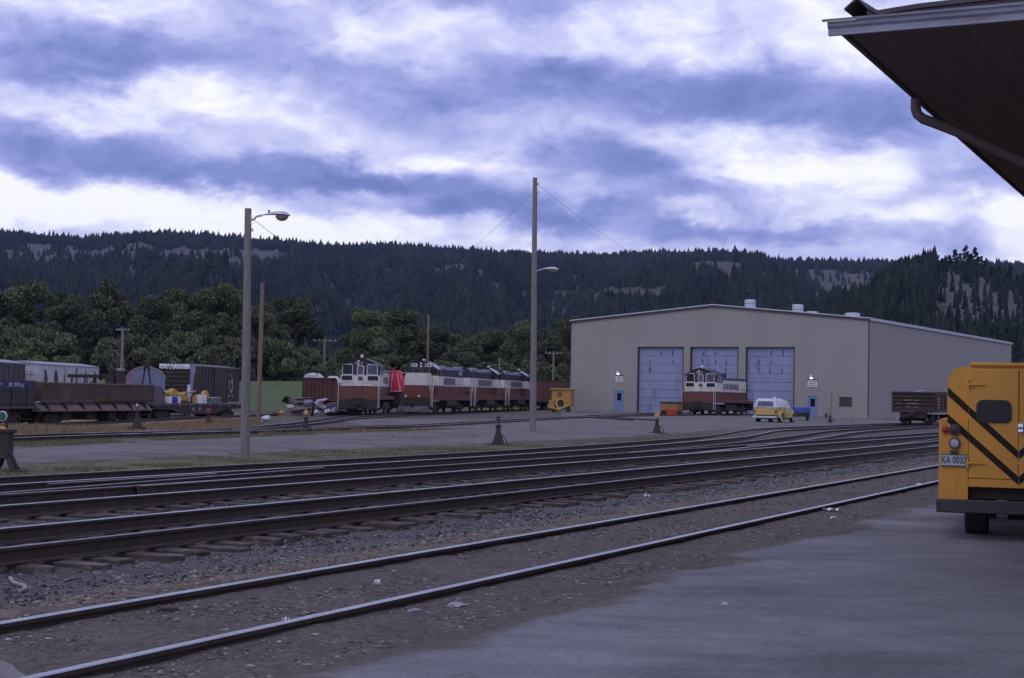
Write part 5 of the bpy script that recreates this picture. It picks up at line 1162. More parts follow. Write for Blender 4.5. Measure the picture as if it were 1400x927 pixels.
# scrap pieces: every larger piece is an object of its own
M_s1 = mat('scrap_pale', (.40, .38, .42), (.25, .23, .26), 4); M_s2 = mat('scrap_dark', (.05, .04, .04), (.09, .07, .065), 4); M_s3 = mat('scrap_rust', (.17, .10, .085), (.1, .065, .055), 3)
p_ = at(430, 560, 122); zp = gz(p_.x, 122)
MB().ring(lump(0, 0, -.05, 3.1, 1.7, .85, 3, 30, 12, .35)).build('scrap_heap', mat('heap_earth', (.15, .11, .115), (.09, .07, .07), 2, bump=.05, bscale=6), smooth=True, label='low brown heap of earth and scrap left of the first switcher', cat='heap', loc=(p_.x, 124, zp))
def scrap(px, py, Y, kind, mt, label, sc=1.0):
    q = at(px, py, Y); rz = random.uniform(0, pi); mb = MB(); nm = {'sheet': 'scrap_sheet', 'beam': 'scrap_beam', 'drum': 'scrap_drum', 'chunk': 'scrap_block', 'sack': 'white_sack'}[kind]
    if kind == 'sheet': mb.extr([(-.5 * sc, 0), (0, .1 * sc), (.5 * sc, -.02), (.5 * sc, .01), (0, .14 * sc), (-.5 * sc, .04)], 'y', -.35 * sc, .35 * sc)
    if kind == 'beam': mb.extr([(-.08, -.1), (.08, -.1), (.08, -.07), (.015, -.07), (.015, .07), (.08, .07), (.08, .1), (-.08, .1), (-.08, .07), (-.015, .07), (-.015, -.07), (-.08, -.07)], 'y', -1.0 * sc, 1.0 * sc)
    if kind == 'drum': mb.tube([(-.4 * sc, 0, 0), (-.38 * sc, 0, 0), (.38 * sc, 0, 0), (.4 * sc, 0, 0)], [.24 * sc, .28 * sc, .28 * sc, .24 * sc], 14)
    if kind in ('chunk', 'sack'): mb.ring(lump(0, 0, 0, .38 * sc, .28 * sc, .22 * sc, px * .37, 12, 8, .3))
    o = mb.build(nm, mt, label=label, cat='scrap' if kind != 'sack' else 'sack', group='scrap by the tracks', loc=q); o.rotation_euler = (random.uniform(-.4, .4), random.uniform(-.35, .35), rz)
for a in ((395, 548, 126, 'sheet', M_s2, 'dark bent sheet at the left top of the scrap heap', 1.3), (404, 553, 124, 'drum', M_s2, 'dark drum lying low on the left of the scrap heap', 1.2), (397, 556, 123, 'chunk', M_wh, 'small white lump at the left foot of the scrap heap', .8),
          (417, 552, 124, 'sheet', M_s1, 'pale flat sheet near the top of the scrap heap', 1.0), (421, 551, 124, 'chunk', M_tarp, 'bluish lump at the middle of the scrap heap', 1.1), (441, 548, 124, 'sheet', M_s1, 'large pale sheet leaning on the right of the scrap heap', 1.2),
          (436, 553, 123, 'drum', M_s1, 'pale drum on the right of the scrap heap', 1.1), (444, 557, 122, 'chunk', M_s1, 'pale block low on the right of the scrap heap', .8), (452, 551, 123, 'sheet', M_s3, 'rusty sheet beside the switcher on the scrap heap', 1.7),
          (456, 556, 121, 'drum', M_s2, 'dark drum beside the switcher steps', 1.2), (428, 560, 121, 'beam', M_s2, 'dark beam lying across the front of the scrap heap', 1.2), (412, 561, 121, 'beam', M_s3, 'rusty beam at the front left of the scrap heap', 1.3),
          (433, 563, 118, 'sack', M_white, 'white sack on the ground before the scrap heap', .6), (363, 572, 99, 'sack', M_white, 'white sack on the ground beside the bare brown pole', .8), (385, 564, 112, 'sack', M_ory, 'small yellow sack left of the scrap heap', .6),
          (458, 561, 119, 'chunk', M_tarp, 'bluish grey block at the foot of the switcher', 1.0), (448, 562, 119, 'chunk', M_wh, 'small white block at the right foot of the scrap heap', .7), (410, 546, 125, 'beam', M_s3, 'rusty beam sticking up from the scrap heap', 1.0)):
    scrap(*a)

# bright red covered hand car between the locomotives
r_ = at(541, 520, 128); zr = gz(r_.x, 128); o = empty('signal_cart', (r_.x, 128.5, zr), -radians(8), 'bright pink-red draped cart standing between the two front locomotives', 'cart')
rw = .46; rt_ = at(543, 506, 128).z - zr; rb_ = at(543, 535, 128).z - zr
mb = MB(); mb.extr([(-rw, rb_), (rw, rb_), (rw * .95, rb_ + .9), (rw * .35, rt_), (-rw * .75, rt_), (-rw * .9, rb_ + 1.0)], 'y', -.3, 1.2); mb.build('cover', M_magenta, o)
MB().tube([(-rw * .9, -.34, rb_ - .2), (-rw * .5, -.34, rt_ - .3), (rw * .3, -.34, rt_ - .3), (rw * .95, -.34, rb_)], .03, 6).tube([(-rw, -.34, rb_), (rw, -.34, rb_)], .03, 6).build('frame', M_hand, o)
MB().box(-rw, rw, -.2, 1.0, .9, rb_).box(-rw * 1.1, -rw * .85, -.4, -.3, .8, 1.5).build('base', M_grime, o)
for s in (-1, 1): MB().disc((s * .55, .1, .3), (1, 0, 0), .3, .1, 16).build('wheel', M_steel, o)

# ------------------------------------------------------------------ behind the locomotives: brown car and yellow track machine
q_ = at(743, 545, 196); o = car_root('boxcar', q_.x - 1.3, 190, 8, 'low reddish-brown freight car behind the last road locomotive', 'freight car', None)
MB().box(-1.5, 3.6, 0, 10, .9, 3.4).build('body', mat('car_redbrown', (.12, .05, .04), (.085, .035, .03), 1), o)
MB().box(-1.55, 3.65, -.05, 10.05, 3.4, 3.5).build('roof', M_darkcar, o); truck(o, 2)
y_ = at(765, 545, 166); zy = gz(y_.x, 166); o = empty('track_machine', (y_.x, 166, zy), -radians(10), 'yellow boxy track machine with dark round opening left of the shed', 'machinery')
wy = at(779, 545, 166).x - at(751, 545, 166).x; hy = at(765, 531, 166).z - zy; by_ = at(765, 556, 166).z - zy
MB().box(-wy * .38, wy * .55, 0, 3, by_ + .1, hy - .12).build('cabin', M_orange, o)
MB().box(-wy * .45, wy * .6, -.2, 3.2, hy - .12, hy).build('roof', M_ory, o)
MB().box(-wy * .5, -wy * .25, -.3, 1.5, .35, hy * .52).build('engine_cover', M_orange, o)
mb = MB(); mb.ring([[(.15 + r * cos(2 * pi * j / 16), yy, hy * .38 + r * 1.1 * sin(2 * pi * j / 16)) for j in range(16)] for r, yy in ((.55, -.02), (.55, -.16), (.38, -.16), (.38, -.02))], caps=False); mb.build('opening_rim', M_ory, o)
MB().disc((.15, -.04, hy * .38), (0, 1, 0), .38, .06, 16).build('opening', M_black, o)
MB().tube([(-wy * .5, -.3, .55), (0, -.35, .3), (wy * .5, -.3, .8)], .12, 8).build('boom', M_orange, o)
MB().disc((0, -.03, hy * .76), (0, 1, 0), .3, .04, 12).build('grey_panel', mat('ochre_dark', (.2, .13, .07)), o)
for yy in (.6, 2.4):
    for s in (-1, 1): MB().disc((s * .75, yy, .3), (1, 0, 0), .32, .12, 16).build('wheel', M_steel, o)

# ------------------------------------------------------------------ orange cart and red box by the middle door
c_ = at(915, 562, 141); zc = .22; o = empty('cart', (c_.x, 141, zc), -radians(20), 'yellow-brown flat cart left of the switcher at the middle shed door', 'cart')
MB().box(-.85, .75, 0, 1.6, .45, 1.05).build('box', mat('cart_ochre', (.36, .18, .06), (.26, .13, .05), 2), o); MB().box(-.9, .8, -.05, 1.65, 1.05, 1.2).build('top_rail', M_grime, o)
for s in (-1, 1):
    for yy in (.3, 1.3): MB().disc((s * .7, yy, .24), (1, 0, 0), .25, .12, 14).build('wheel', M_tyre, o)
c_ = at(918.5, 568, 139.5); o = empty('red_barrow', (c_.x, 139.5, zc), -radians(20), 'bright orange-red tub in front of the yellow-brown cart', 'tub')
mb = MB(); mb.ring([[(sx_ * w, sy_ * d, z) for sx_, sy_ in ((-1, -1), (1, -1), (1, 1), (-1, 1))] for z, w, d in ((.0, .36, .3), (.1, .42, .34), (.5, .5, .42), (.54, .5, .42))]); mb.build('tub', mat('tub_red', (.62, .06, .025), (.5, .05, .02), 3, .5), o)
MB().box(-.54, .54, -.45, .45, .52, .57).build('rim', mat('tub_rim', (.5, .12, .05)), o)

# ------------------------------------------------------------------ pickup with canopy
c_ = gp(1046, 580.3, .02); hd_ = 25; o = empty('pickup_truck', (c_.x, c_.y, .05), -radians(hd_), 'yellow pickup truck with white canopy parked before the right shed door', 'pickup truck')
M_pk = mat('pickup_yellow', (.56, .40, .13), (.50, .34, .10), 2, .4); M_pk2 = mat('pickup_cab_yellow', (.52, .46, .17), (.46, .40, .14), 2, .4)
hw = .92
mb = MB(); mb.box(-hw + .16, hw - .16, 0, 2.35, .62, 1.12).box(-hw + .13, -hw + .2, 0, 2.35, 1.0, 1.16).box(hw - .2, hw - .13, 0, 2.35, 1.0, 1.16); mb.build('bed', M_pk, o)
MB().box(-hw + .22, hw - .22, -.045, .0, .66, 1.10).build('tailgate', M_pk, o)
for s in (-1, 1):   # stepside fenders
    rgs = []
    for k in range(9):
        a = pi * k / 8; rgs.append([(s * (hw - .18), 1.05 - .52 * cos(a), .46 + .52 * sin(a)), (s * (hw + .02), 1.05 - .50 * cos(a), .46 + .48 * sin(a)), (s * (hw + .06), 1.05 - .44 * cos(a), .46 + .40 * sin(a)), (s * (hw - .18), 1.05 - .42 * cos(a), .46 + .42 * sin(a))])
    MB().ring(rgs).build('fender', M_pk, o, smooth=True)
mb = MB(); hb = hw - .10
mb.extr([(-hb, .42), (hb, .42), (hb + .04, .75), (hb, 1.12), (-hb, 1.12), (-hb - .04, .75)], 'y', 2.4, 3.75); mb.build('cab_body', M_pk2, o)
mb = MB(); mb.ring([[(s1x * w, yy, z) for s1x, yy in ((-1, y0), (1, y0), (1, y1), (-1, y1))] for z, w, y0, y1 in ((1.12, hb, 2.45, 3.85), (1.52, hb - .12, 2.50, 3.50), (1.66, hb - .20, 2.6, 3.38), (1.70, hb - .32, 2.7, 3.28))]); mb.build('cab_roof', M_pk2, o)
for s in (-1, 1):
    MB().add([(s * (hb - .010), 2.62, 1.15), (s * (hb - .010), 3.66, 1.15), (s * (hb - .115), 3.42, 1.50), (s * (hb - .115), 2.64, 1.50), (s * (hb + .01), 2.62, 1.15), (s * (hb + .01), 3.66, 1.15), (s * (hb - .095), 3.42, 1.50), (s * (hb - .095), 2.64, 1.50)], [(0, 1, 2, 3), (7, 6, 5, 4), (0, 4, 5, 1), (1, 5, 6, 2), (2, 6, 7, 3), (3, 7, 4, 0)]).build('side_window', mat('pale_glass', (.32, .36, .40), None, 3, .2), o)
mb = MB(); mb.ring([[(-w, yy, .42), (w, yy, .42), (w, yy, z), (w * .7, yy, z + .08), (-w * .7, yy, z + .08), (-w, yy, z)] for yy, w, z in ((3.75, hb, 1.10), (4.3, hb, 1.07), (4.75, hb - .05, .98), (4.85, hb - .12, .8))]); mb.build('bonnet', M_pk2, o)
for s in (-1, 1):
    rgs = [[(s * (hb - .2), 4.25 - .46 * cos(pi * k / 8), .44 + .48 * sin(pi * k / 8)), (s * (hb + .08), 4.25 - .45 * cos(pi * k / 8), .44 + .45 * sin(pi * k / 8)), (s * (hb + .1), 4.25 - .40 * cos(pi * k / 8), .44 + .38 * sin(pi * k / 8)), (s * (hb - .2), 4.25 - .38 * cos(pi * k / 8), .44 + .38 * sin(pi * k / 8))] for k in range(9)]
    MB().ring(rgs).build('front_fender', M_pk2, o, smooth=True)
M_can = mat('canopy_white', (.62, .62, .66), (.54, .54, .58), 2, .5)
mb = MB(); mb.ring([[(-w, y0, z), (w, y0, z), (w, y1, z), (-w, y1, z)] for z, w, y0, y1 in ((1.16, hw - .12, 0.0, 2.38), (1.20, hw - .10, 0.0, 2.38), (1.62, hw - .20, .10, 2.36), (1.76, hw - .28, .16, 2.32), (1.80, hw - .40, .25, 2.25))]); c_an = mb.build('canopy', M_can, o)
MB().add([(-.60, -.012, 1.25), (.60, -.012, 1.25), (.52, .078, 1.60), (-.52, .078, 1.60), (-.60, .02, 1.25), (.60, .02, 1.25), (.52, .11, 1.60), (-.52, .11, 1.60)], [(0, 1, 2, 3), (7, 6, 5, 4), (0, 4, 5, 1), (1, 5, 6, 2), (2, 6, 7, 3), (3, 7, 4, 0)]).build('rear_window', M_glassb, c_an)
MB().disc((.30, 1.3, 1.86), (0, 0, 1), .10, .14, 12).build('roof_vent', M_can, c_an)
MB().box(-hw + .05, hw - .05, -.18, -.08, .42, .56, bev=.02).build('bumper', M_galv, o)
MB().box(-hw + .25, hw - .25, .05, 4.6, .34, .60).build('chassis', M_grime, o)
for yy in (1.05, 4.25):
    for s in (-1, 1):
        t_ = MB().disc((s * (hw - .12), yy, .36), (1, 0, 0), .36, .2, 24).build('wheel', M_tyre, o, smooth=True); MB().disc((s * (hw - .05), yy, .36), (1, 0, 0), .17, .08, 14).build('rim', M_can, t_, smooth=True)
for s in (-1, 1): MB().box(s * (hw - .2), s * (hw - .08), -.03, .0, .80, .95).build('tail_lamp', M_dkred, o)
# blue compressor trailer just beyond the pickup
c_ = at(1090, 570, 128); o = empty('trailer', (c_.x, 128, .10), -radians(25), 'blue hooded trailer just beyond the yellow pickup', 'trailer')
MB().box(-.65, .55, 0, 2.2, .62, 1.12, bev=.06).build('hood', mat('trailer_blue', (.05, .10, .36), (.04, .08, .3), 2), o); MB().box(-.6, .5, .02, 2.18, .35, .62).tube([(0, 0, .4), (0, -1.0, .35)], .05).build('frame', M_grime, o)
for s in (-1, 1): MB().disc((s * .62 - .05, 1.1, .32), (1, 0, 0), .32, .16, 18).build('wheel', M_tyre, o)
# gondola by the shed
g_ = at(1248, 570, 112); o = car_root('gondola_car', g_.x, 112, 25, 'dark brown slat-sided gondola loaded with scrap, right of the shed corner', 'freight car', None, z=.10); L_ = 12.6
zt_ = at(1248, 535.5, 112).z - o.location.z; GW = 1.5
M_gn = mat('gondola_brown', (.075, .042, .035), (.05, .03, .027), 1.6, .8, c3=(.10, .055, .035), s3=1, t3=.6)
MB().box(-GW, GW, 0.02, .12, 1.15, zt_ - .02).box(-GW, GW, L_ - .12, L_ - .02, 1.15, zt_ - .02).box(-GW, -GW + .1, .12, L_ - .12, 1.15, zt_).box(GW - .1, GW, .12, L_ - .12, 1.15, zt_).box(-GW + .1, GW - .1, .12, L_ - .12, 1.1, 1.25).build('body', M_gn, o)
mb = MB()
for k in range(5): zz = 1.2 + (zt_ - 1.3) * k / 4.2; mb.box(-GW, GW, -.10, .019, zz, zz + .14)
mb.box(-GW - .02, GW + .02, -.12, .019, zt_ - .14, zt_); mb.box(-GW, GW, -.14, 0.018, .95, 1.18); mb.build('end_ribs', M_slat, o)
mb = MB()
for k in range(10): mb.box(GW, GW + .1, .3 + k * 1.3, .42 + k * 1.3, 1.1, zt_)
mb.box(GW, GW + .12, 0, L_, .98, 1.14); mb.build('side_posts', M_gn, o)
mb = MB()
for cx in (.95, 1.32): mb.tube([(cx, -.16, 1.0), (cx, -.16, zt_ - .1)], .018, 6)
for k in range(6): mb.tube([(.95, -.16, 1.15 + k * .3), (1.32, -.16, 1.15 + k * .3)], .016, 6)
mb.build('ladder', M_gn, o)
mb = MB()
for x_, z_, w in ((-.35, zt_ - .62, .45), (-.1, zt_ - .85, .6), (.25, zt_ - .62, .25), (-.3, zt_ - 1.08, .3), (.3, zt_ - .88, .25), (.2, zt_ - 1.1, .2), (-1.0, zt_ - .8, .18)): mb.box(x_ - w / 2, x_ + w / 2, -.11, -.102, z_ - .03, z_ + .04)
mb.build('faded_lettering', mat('faded_white', (.22, .19, .19)), o)
mb = MB()
for k in range(7): mb.box(GW + .101, GW + .108, .9, 1.35, zt_ - .55 - k * .22, zt_ - .42 - k * .22 + .03 * (k % 2))
mb.build('side_lettering', mat('side_letters', (.34, .32, .34)), o)
truck(o, 2.0); truck(o, L_ - 2); coupler(o, 0)
MB().box(-.9, .9, -.05, .5, .55, 1.15).build('end_sill', M_grime, o)
for s in (-1, 1): MB().disc((s * 1.02 - .2, .95, .45), (0, 1, 0), .09, .06, 12).build('white_disc', M_white, o)  # white discs beside the wheels, facing the near end
lo = MB().ring(lump(0, 5.5, zt_ - .15, 1.2, 5.0, .32, 9, 20, 12, .4)).build('scrap_load', M_s2, smooth=True, label='dark scrap heaped inside the gondola by the shed', cat='scrap', loc=o.location); lo.rotation_euler = o.rotation_euler
mb = MB(); mb.box(-.1, 1.1, .4, 1.4, zt_ + .02, zt_ + .10); mb.box(.0, .5, .3, .5, zt_ - .05, zt_ + .05)
lo = mb.build('scrap_sheet', M_s1, label='pale flat sheet lying on top of the gondola load', cat='scrap', loc=o.location); lo.rotation_euler = (0, .0, -radians(25))

# ------------------------------------------------------------------ hills
def hz(px): return 541 + .0192 * (px - 700)
SKA = np.array([(-400,330),(-100,322),(0,320),(60,322),(110,325),(150,320),(215,315),(300,318),(400,325),(460,329),(530,326),(600,331),(680,337),(750,338),(820,341),(870,338),(940,338),(985,337),(1030,342),(1060,349),(1100,352),(1200,355),(1240,357),(1320,360),(1500,365),(1900,360)], float)
SKB = np.array([(400,540),(560,505),(640,470),(700,440),(760,415),(830,385),(900,362),(960,352),(1010,352),(1050,365),(1090,385),(1150,405),(1220,425),(1400,440),(1600,450)], float)
SKC = np.array([(900,545),(980,490),(1060,452),(1120,425),(1180,400),(1225,378),(1260,364),(1295,357),(1330,362),(1360,376),(1400,396),(1440,400),(1520,380),(1700,360),(2000,380)], float)
DA, DB_, DC = 2600., 1650., 880.
def hill_z(x, y):
    px = 700 + F * x / np.maximum(y, 1); r = np.hypot(x, y)
    def H_(sk, D, tree): return (hz(px) - np.interp(px, sk[:, 0], sk[:, 1]) - tree) / F * D + EYE
    wob = (fb(x / 240., y / 240., 4) - .5)
    gul = (fb(px / 60., r / 900. + 3, 3) - .5)
    a = H_(SKA, DA, 19) * np.minimum(r / DA, 1) * sstep(450, DA, r) ** .55 * np.where(r > DA, np.maximum(0, 1 - (r - DA) / 2500), 1)
    env = sstep(600, 1100, r) * (1 - sstep(DA - 900, DA - 250, r)); a = a + 60 * wob * env + 70 * gul * env
    b = H_(SKB, DB_, 16) * np.exp(-((r - DB_) / 420.) ** 2)
    c = H_(SKC, DC, 27) * np.where(r < DC, (r / DC) * sstep(400, DC, r) ** .6, np.maximum(0, 1 - (r - DC) / 900))
    base = np.maximum.reduce([a, b, c])
    return base - 2 + 6 * sstep(300, 700, r)
azh = np.radians(np.concatenate([np.linspace(-70, -22, 40, endpoint=False), np.linspace(-22, 24, 330), np.linspace(24, 70, 40)[1:]]))
rh = np.concatenate([np.linspace(330, 1000, 90, endpoint=False), np.linspace(1000, 2800, 150, endpoint=False), np.linspace(2800, 5200, 20)])
A, Rr = np.meshgrid(azh, rh); X = Rr * np.sin(A); Y = Rr * np.cos(A); Z = hill_z(X, Y); nc = len(azh)
i0 = (np.arange(len(rh) - 1)[:, None] * nc + np.arange(nc - 1)[None]).ravel()
M_hill = mat('hill_grass', (.082, .072, .062), (.050, .045, .038), .03, .95, c3=(.040, .042, .030), s3=.05, t3=.53)
# cut where the hill drops under the yard's own ground
np_mesh('hills', np.stack([X, Y, Z], -1).reshape(-1, 3), np.stack([i0, i0 + 1, i0 + 1 + nc, i0 + nc], -1), M_hill, smooth=True, kind='structure')

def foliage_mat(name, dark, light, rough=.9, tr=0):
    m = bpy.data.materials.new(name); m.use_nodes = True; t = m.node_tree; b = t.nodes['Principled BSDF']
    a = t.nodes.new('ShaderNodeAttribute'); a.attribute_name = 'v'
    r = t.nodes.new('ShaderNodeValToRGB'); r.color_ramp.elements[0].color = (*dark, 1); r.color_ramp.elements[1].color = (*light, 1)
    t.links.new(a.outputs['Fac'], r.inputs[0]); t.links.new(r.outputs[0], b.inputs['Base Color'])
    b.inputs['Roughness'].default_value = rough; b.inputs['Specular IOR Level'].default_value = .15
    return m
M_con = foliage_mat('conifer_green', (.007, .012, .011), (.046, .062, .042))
def conifers(P, Hh, tiers, n, name, label, cat, width=.34):
    """one mesh of many spiky conifers; P base points (k,3), Hh heights"""
    k = len(P); per = tiers * (n + 1); V = np.zeros((k, tiers, n + 1, 3)); vv = np.zeros((k, tiers, n + 1))
    tone = np.clip(.85 * fb(P[:, 0] / 70., P[:, 1] / 70., 4) + rng.normal(0, .2, k), 0, .8)
    for t in range(tiers):
        z0 = .08 + .80 * t / tiers; z1 = min(1.0, z0 + 1.25 / tiers + .12) if t < tiers - 1 else 1.0
        r_ = width * .5 * (1 - z0) ** .8 + .01
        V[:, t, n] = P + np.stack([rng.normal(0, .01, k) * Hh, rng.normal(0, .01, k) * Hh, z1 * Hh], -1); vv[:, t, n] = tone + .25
        a0 = rng.random(k) * 6.28
        for j in range(n):
            a = a0 + 2 * pi * j / n; q = r_ * Hh * rng.uniform(.55, 1.25, k); dz = rng.uniform(-.03, .03, k)
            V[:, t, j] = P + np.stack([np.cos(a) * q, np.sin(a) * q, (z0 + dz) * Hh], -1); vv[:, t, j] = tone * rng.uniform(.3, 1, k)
    b = np.arange(k * tiers) * (n + 1); Fc = []
    for j in range(n): Fc.append(np.stack([b + j, b + (j + 1) % n, b + n], -1))
    return np_mesh(name, V.reshape(-1, 3), np.concatenate(Fc), M_con, {'v': np.clip(vv.reshape(-1), 0, 1)}, kind='stuff', label=label, category=cat) if False else np_mesh(name, V.reshape(-1, 3), np.concatenate(Fc), M_con, {'v': np.clip(vv.reshape(-1), 0, 1)}, kind='stuff', label=label, cat=cat)
BARE = [(60,346,110,19),(175,340,50,12),(245,346,40,12),(300,350,90,15),(365,348,35,10),(625,366,24,9),(655,371,9,8),(598,368,6,6),(860,398,70,9),(790,404,40,8),(985,362,40,9),(1000,372,30,8),(1110,374,60,15),(1160,384,60,20),(1130,398,28,10),(900,352,40,3),(1345,425,80,42),(1300,415,30,20),(1290,400,30,16),(1180,410,20,8)]
def bare_mask(px, py, s1=1):
    q = np.zeros_like(px); nn = fb(px / 14., py / 7., 3)
    for a, b, c, d in BARE: q = np.maximum(q, 1 - np.hypot((px - a) / c, (py - b) / d))
    return q + (nn - .5) * .7 > .12
def proj_np(P):
    d = P - np.array([0, 0, EYE]); z = d @ np.array(fw); return 700 + F * (d @ np.array(rt)) / z, 463.5 - F * (d @ np.array(up)) / z
def sample(nk, r0, r1, p0, p1):
    r = np.sqrt(rng.uniform(r0 * r0, r1 * r1, nk)); px = rng.uniform(p0, p1, nk); a = np.arctan((px - 700) / F)
    x = r * np.sin(a); y = r * np.cos(a); return x, y, r
x, y, r = sample(85000, 950, 2720, -80, 1480); z = hill_z(x, y); P = np.stack([x, y, z - .5], -1); px, py = proj_np(P)
dens = fb(x / 90., y / 90., 3); keep = ((~bare_mask(px, py - 4)) & (dens > .22)) | (r > DA - 260)
few = rng.random(len(x)) < .05; keep |= few & (dens > .45)
ht = rng.uniform(7.5, 12.5, len(x)) * np.where(rng.random(len(x)) < .12, rng.uniform(1.2, 1.7, len(x)), 1)
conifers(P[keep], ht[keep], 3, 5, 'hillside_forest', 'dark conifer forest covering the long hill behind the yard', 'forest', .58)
x, y, r = sample(9000, 480, 1000, 950, 1500); z = hill_z(x, y); P = np.stack([x, y, z - .5], -1); px, py = proj_np(P)
cz = H_c = hill_z(x, y)
dens = fb(x / 40., y / 40., 3)
keep = (~bare_mask(px, py - 8)) & (dens > .36) & ~((px > 1278) & (r > 610)); keep |= (rng.random(len(x)) < .13) & (r < 860) & (px > 1200)
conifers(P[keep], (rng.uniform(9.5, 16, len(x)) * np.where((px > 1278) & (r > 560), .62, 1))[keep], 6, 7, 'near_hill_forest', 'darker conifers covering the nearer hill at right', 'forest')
x, y, r = sample(9000, 330, 1000, -60, 1480); z = hill_z(x, y); keep = (fb(x / 30., y / 30., 2) > .3) & ((700 + F * x / y < 1000) | (r < 480))
P = np.stack([x, y, z - .5], -1)[keep]; conifers(P, rng.uniform(7, 12, len(P)), 5, 7, 'valley_woods', 'dark low woods at the foot of the hills', 'woods', .6)

# ------------------------------------------------------------------ single pines on the near hill's skyline
M_bark = mat('bark', (.12, .085, .065), (.07, .05, .04), 4, .95)
M_pine = foliage_mat('pine_needles', (.014, .022, .014), (.045, .058, .030))
M_leaf = foliage_mat('broadleaf', (.055, .070, .032), (.185, .21, .105))
M_leaf2 = foliage_mat('broadleaf_dull', (.058, .066, .038), (.175, .185, .11))
M_leaf3 = foliage_mat('broadleaf_dark', (.042, .050, .030), (.13, .138, .08))
def leaf_cloud(cen, rad, nleaf, size, seed, flat=.75):
    """leaf-sized quads in the outer part of many clumps"""
    g = np.random.default_rng(seed); cen = np.asarray(cen); rad = np.asarray(rad); w = rad ** 2 / (rad ** 2).sum()
    idx = g.choice(len(cen), nleaf, p=w); d = g.normal(size=(nleaf, 3)); d /= np.linalg.norm(d, axis=1)[:, None]
    q = g.uniform(.35, 1.08, nleaf) ** .6; c = cen[idx] + d * (rad[idx] * q)[:, None] * np.array([1, 1, flat])
    u = g.normal(size=(nleaf, 3)); u /= np.linalg.norm(u, axis=1)[:, None]; v = np.cross(u, g.normal(size=(nleaf, 3))); v /= np.linalg.norm(v, axis=1)[:, None]
    s = size * g.uniform(.5, 1.3, nleaf)[:, None]; V = np.stack([c - u * s, c + v * s * .5, c + u * s, c - v * s * .5], 1).reshape(-1, 3)
    tone = np.clip(.5 * g.random(len(cen))[idx] + .5 * g.random(nleaf), 0, 1)
    b = np.arange(nleaf) * 4; return V, np.stack([b, b + 1, b + 2, b + 3], -1), np.repeat(tone, 4)
def make_tree(name, kind, seed, mt):
    g = random.Random(seed); o = empty(name, (0, 0, 0)); cen = []; rad = []; mb = MB()
    if kind == 'broad':      # 14 m tall, 10 m wide
        mb.tube([(0, 0, -.5), (.1, 0, 2), (.2, .1, 5), (.3, 0, 9)], [.38, .30, .22, .08], 8)
        for k in range(40):
            a = g.uniform(0, 6.28); zz = g.uniform(.12, 1) ** .8; env = sin(min(1, zz * 1.12 + .1) * pi * .92) ** .55
            rr = 4.6 * env * g.uniform(.25, 1) ** .5; c = (rr * cos(a), rr * sin(a), 1.5 + 11.2 * zz + g.uniform(-.6, .6)); cen.append(c); rad.append(g.uniform(.9, 1.9))
            if k % 4 == 0: mb.tube([(.1, 0, min(8, c[2] * .5)), (c[0] * .5, c[1] * .5, c[2] * .8), c], [.12, .07, .03], 5)
        V, Fc, v = leaf_cloud(cen, rad, 22000, .25, seed)
    elif kind == 'bush':     # 8 m tall, 11 wide
        for k in range(4): mb.tube([(g.uniform(-1, 1), 0, -.3), (g.uniform(-2, 2), g.uniform(-1, 1), 3), (g.uniform(-3, 3), g.uniform(-2, 2), 5)], [.16, .1, .04], 6)
        for k in range(34):
            a = g.uniform(0, 6.28); rr = 4.9 * g.uniform(0, 1) ** .5; zz = g.uniform(.3, 1) * 6.2 * sqrt(max(.12, 1 - (rr / 5.6) ** 2)); cen.append((rr * cos(a), rr * sin(a), zz)); rad.append(g.uniform(.8, 1.6))
        V, Fc, v = leaf_cloud(cen, rad, 16000, .25, seed)
    elif kind == 'pine':     # 14 m, open crown
        mb.tube([(0, 0, -1), (0, 0, 5), (.1, 0, 10), (.1, 0, 13.5)], [.26, .2, .12, .03], 7)
        for k in range(40):
            zz = g.uniform(.12, 1); rr = (2.5 * (1 - zz) ** .7 + .3) * g.uniform(.4, 1); a = g.uniform(0, 6.28); c = (rr * cos(a), rr * sin(a), 13.6 * zz); cen.append(c); rad.append(.35 + .55 * (1 - zz) + g.uniform(0, .3))
            if k % 2 == 0: mb.tube([(0, 0, c[2] - .3), c], [.06, .02], 4)
        V, Fc, v = leaf_cloud(cen, rad, 3000, .34, seed, .6)
    mb.build('trunk', M_bark, o)
    cr = np_mesh('crown', V, Fc, mt, {'v': v}); cr.parent = o
    return o
def put(o, x, y, z, sx_, sz_, rz, label, cat, group, name=None):
    o.location = (x, y, z); o.scale = (sx_, sx_, sz_); o.rotation_euler = (0, 0, rz); tag(o, label, cat, group)
pines = [make_tree('pine_tree', 'pine', 100 + k, M_pine) for k in range(4)]
PN = [(1288, 352, 16), (1297, 345, 18), (1305, 340, 20), (1313, 345, 18), (1320, 334, 24), (1327, 342, 20), (1333, 337, 24), (1341, 349, 20), (1347, 352, 18), (1356, 359, 16), (1366, 361, 20), (1373, 366, 16), (1380, 360, 26), (1391, 372, 20), (1398, 373, 20), (1275, 350, 14), (1266, 357, 12), (1281, 345, 18), (1253, 362, 14), (1243, 368, 13)]
for k, (px, py, hh) in enumerate(PN):
    o = pines[k] if k < 4 else copy_tree(pines[k % 4]); Y = DC + rng.uniform(-12, 6); X = (px - 700) / F * Y; zt = at(px, py, Y).z; zb = float(hill_z(np.array(X), np.array(Y))) - 1
    H0 = max(7.0, zt - zb); put(o, X, Y, zt - H0, .62 + H0 * .035, H0 / 14, k * 1.3, 'tall open-crowned pine standing out on the skyline of the near hill at right', 'pine tree', 'pines along the near hilltop at right')

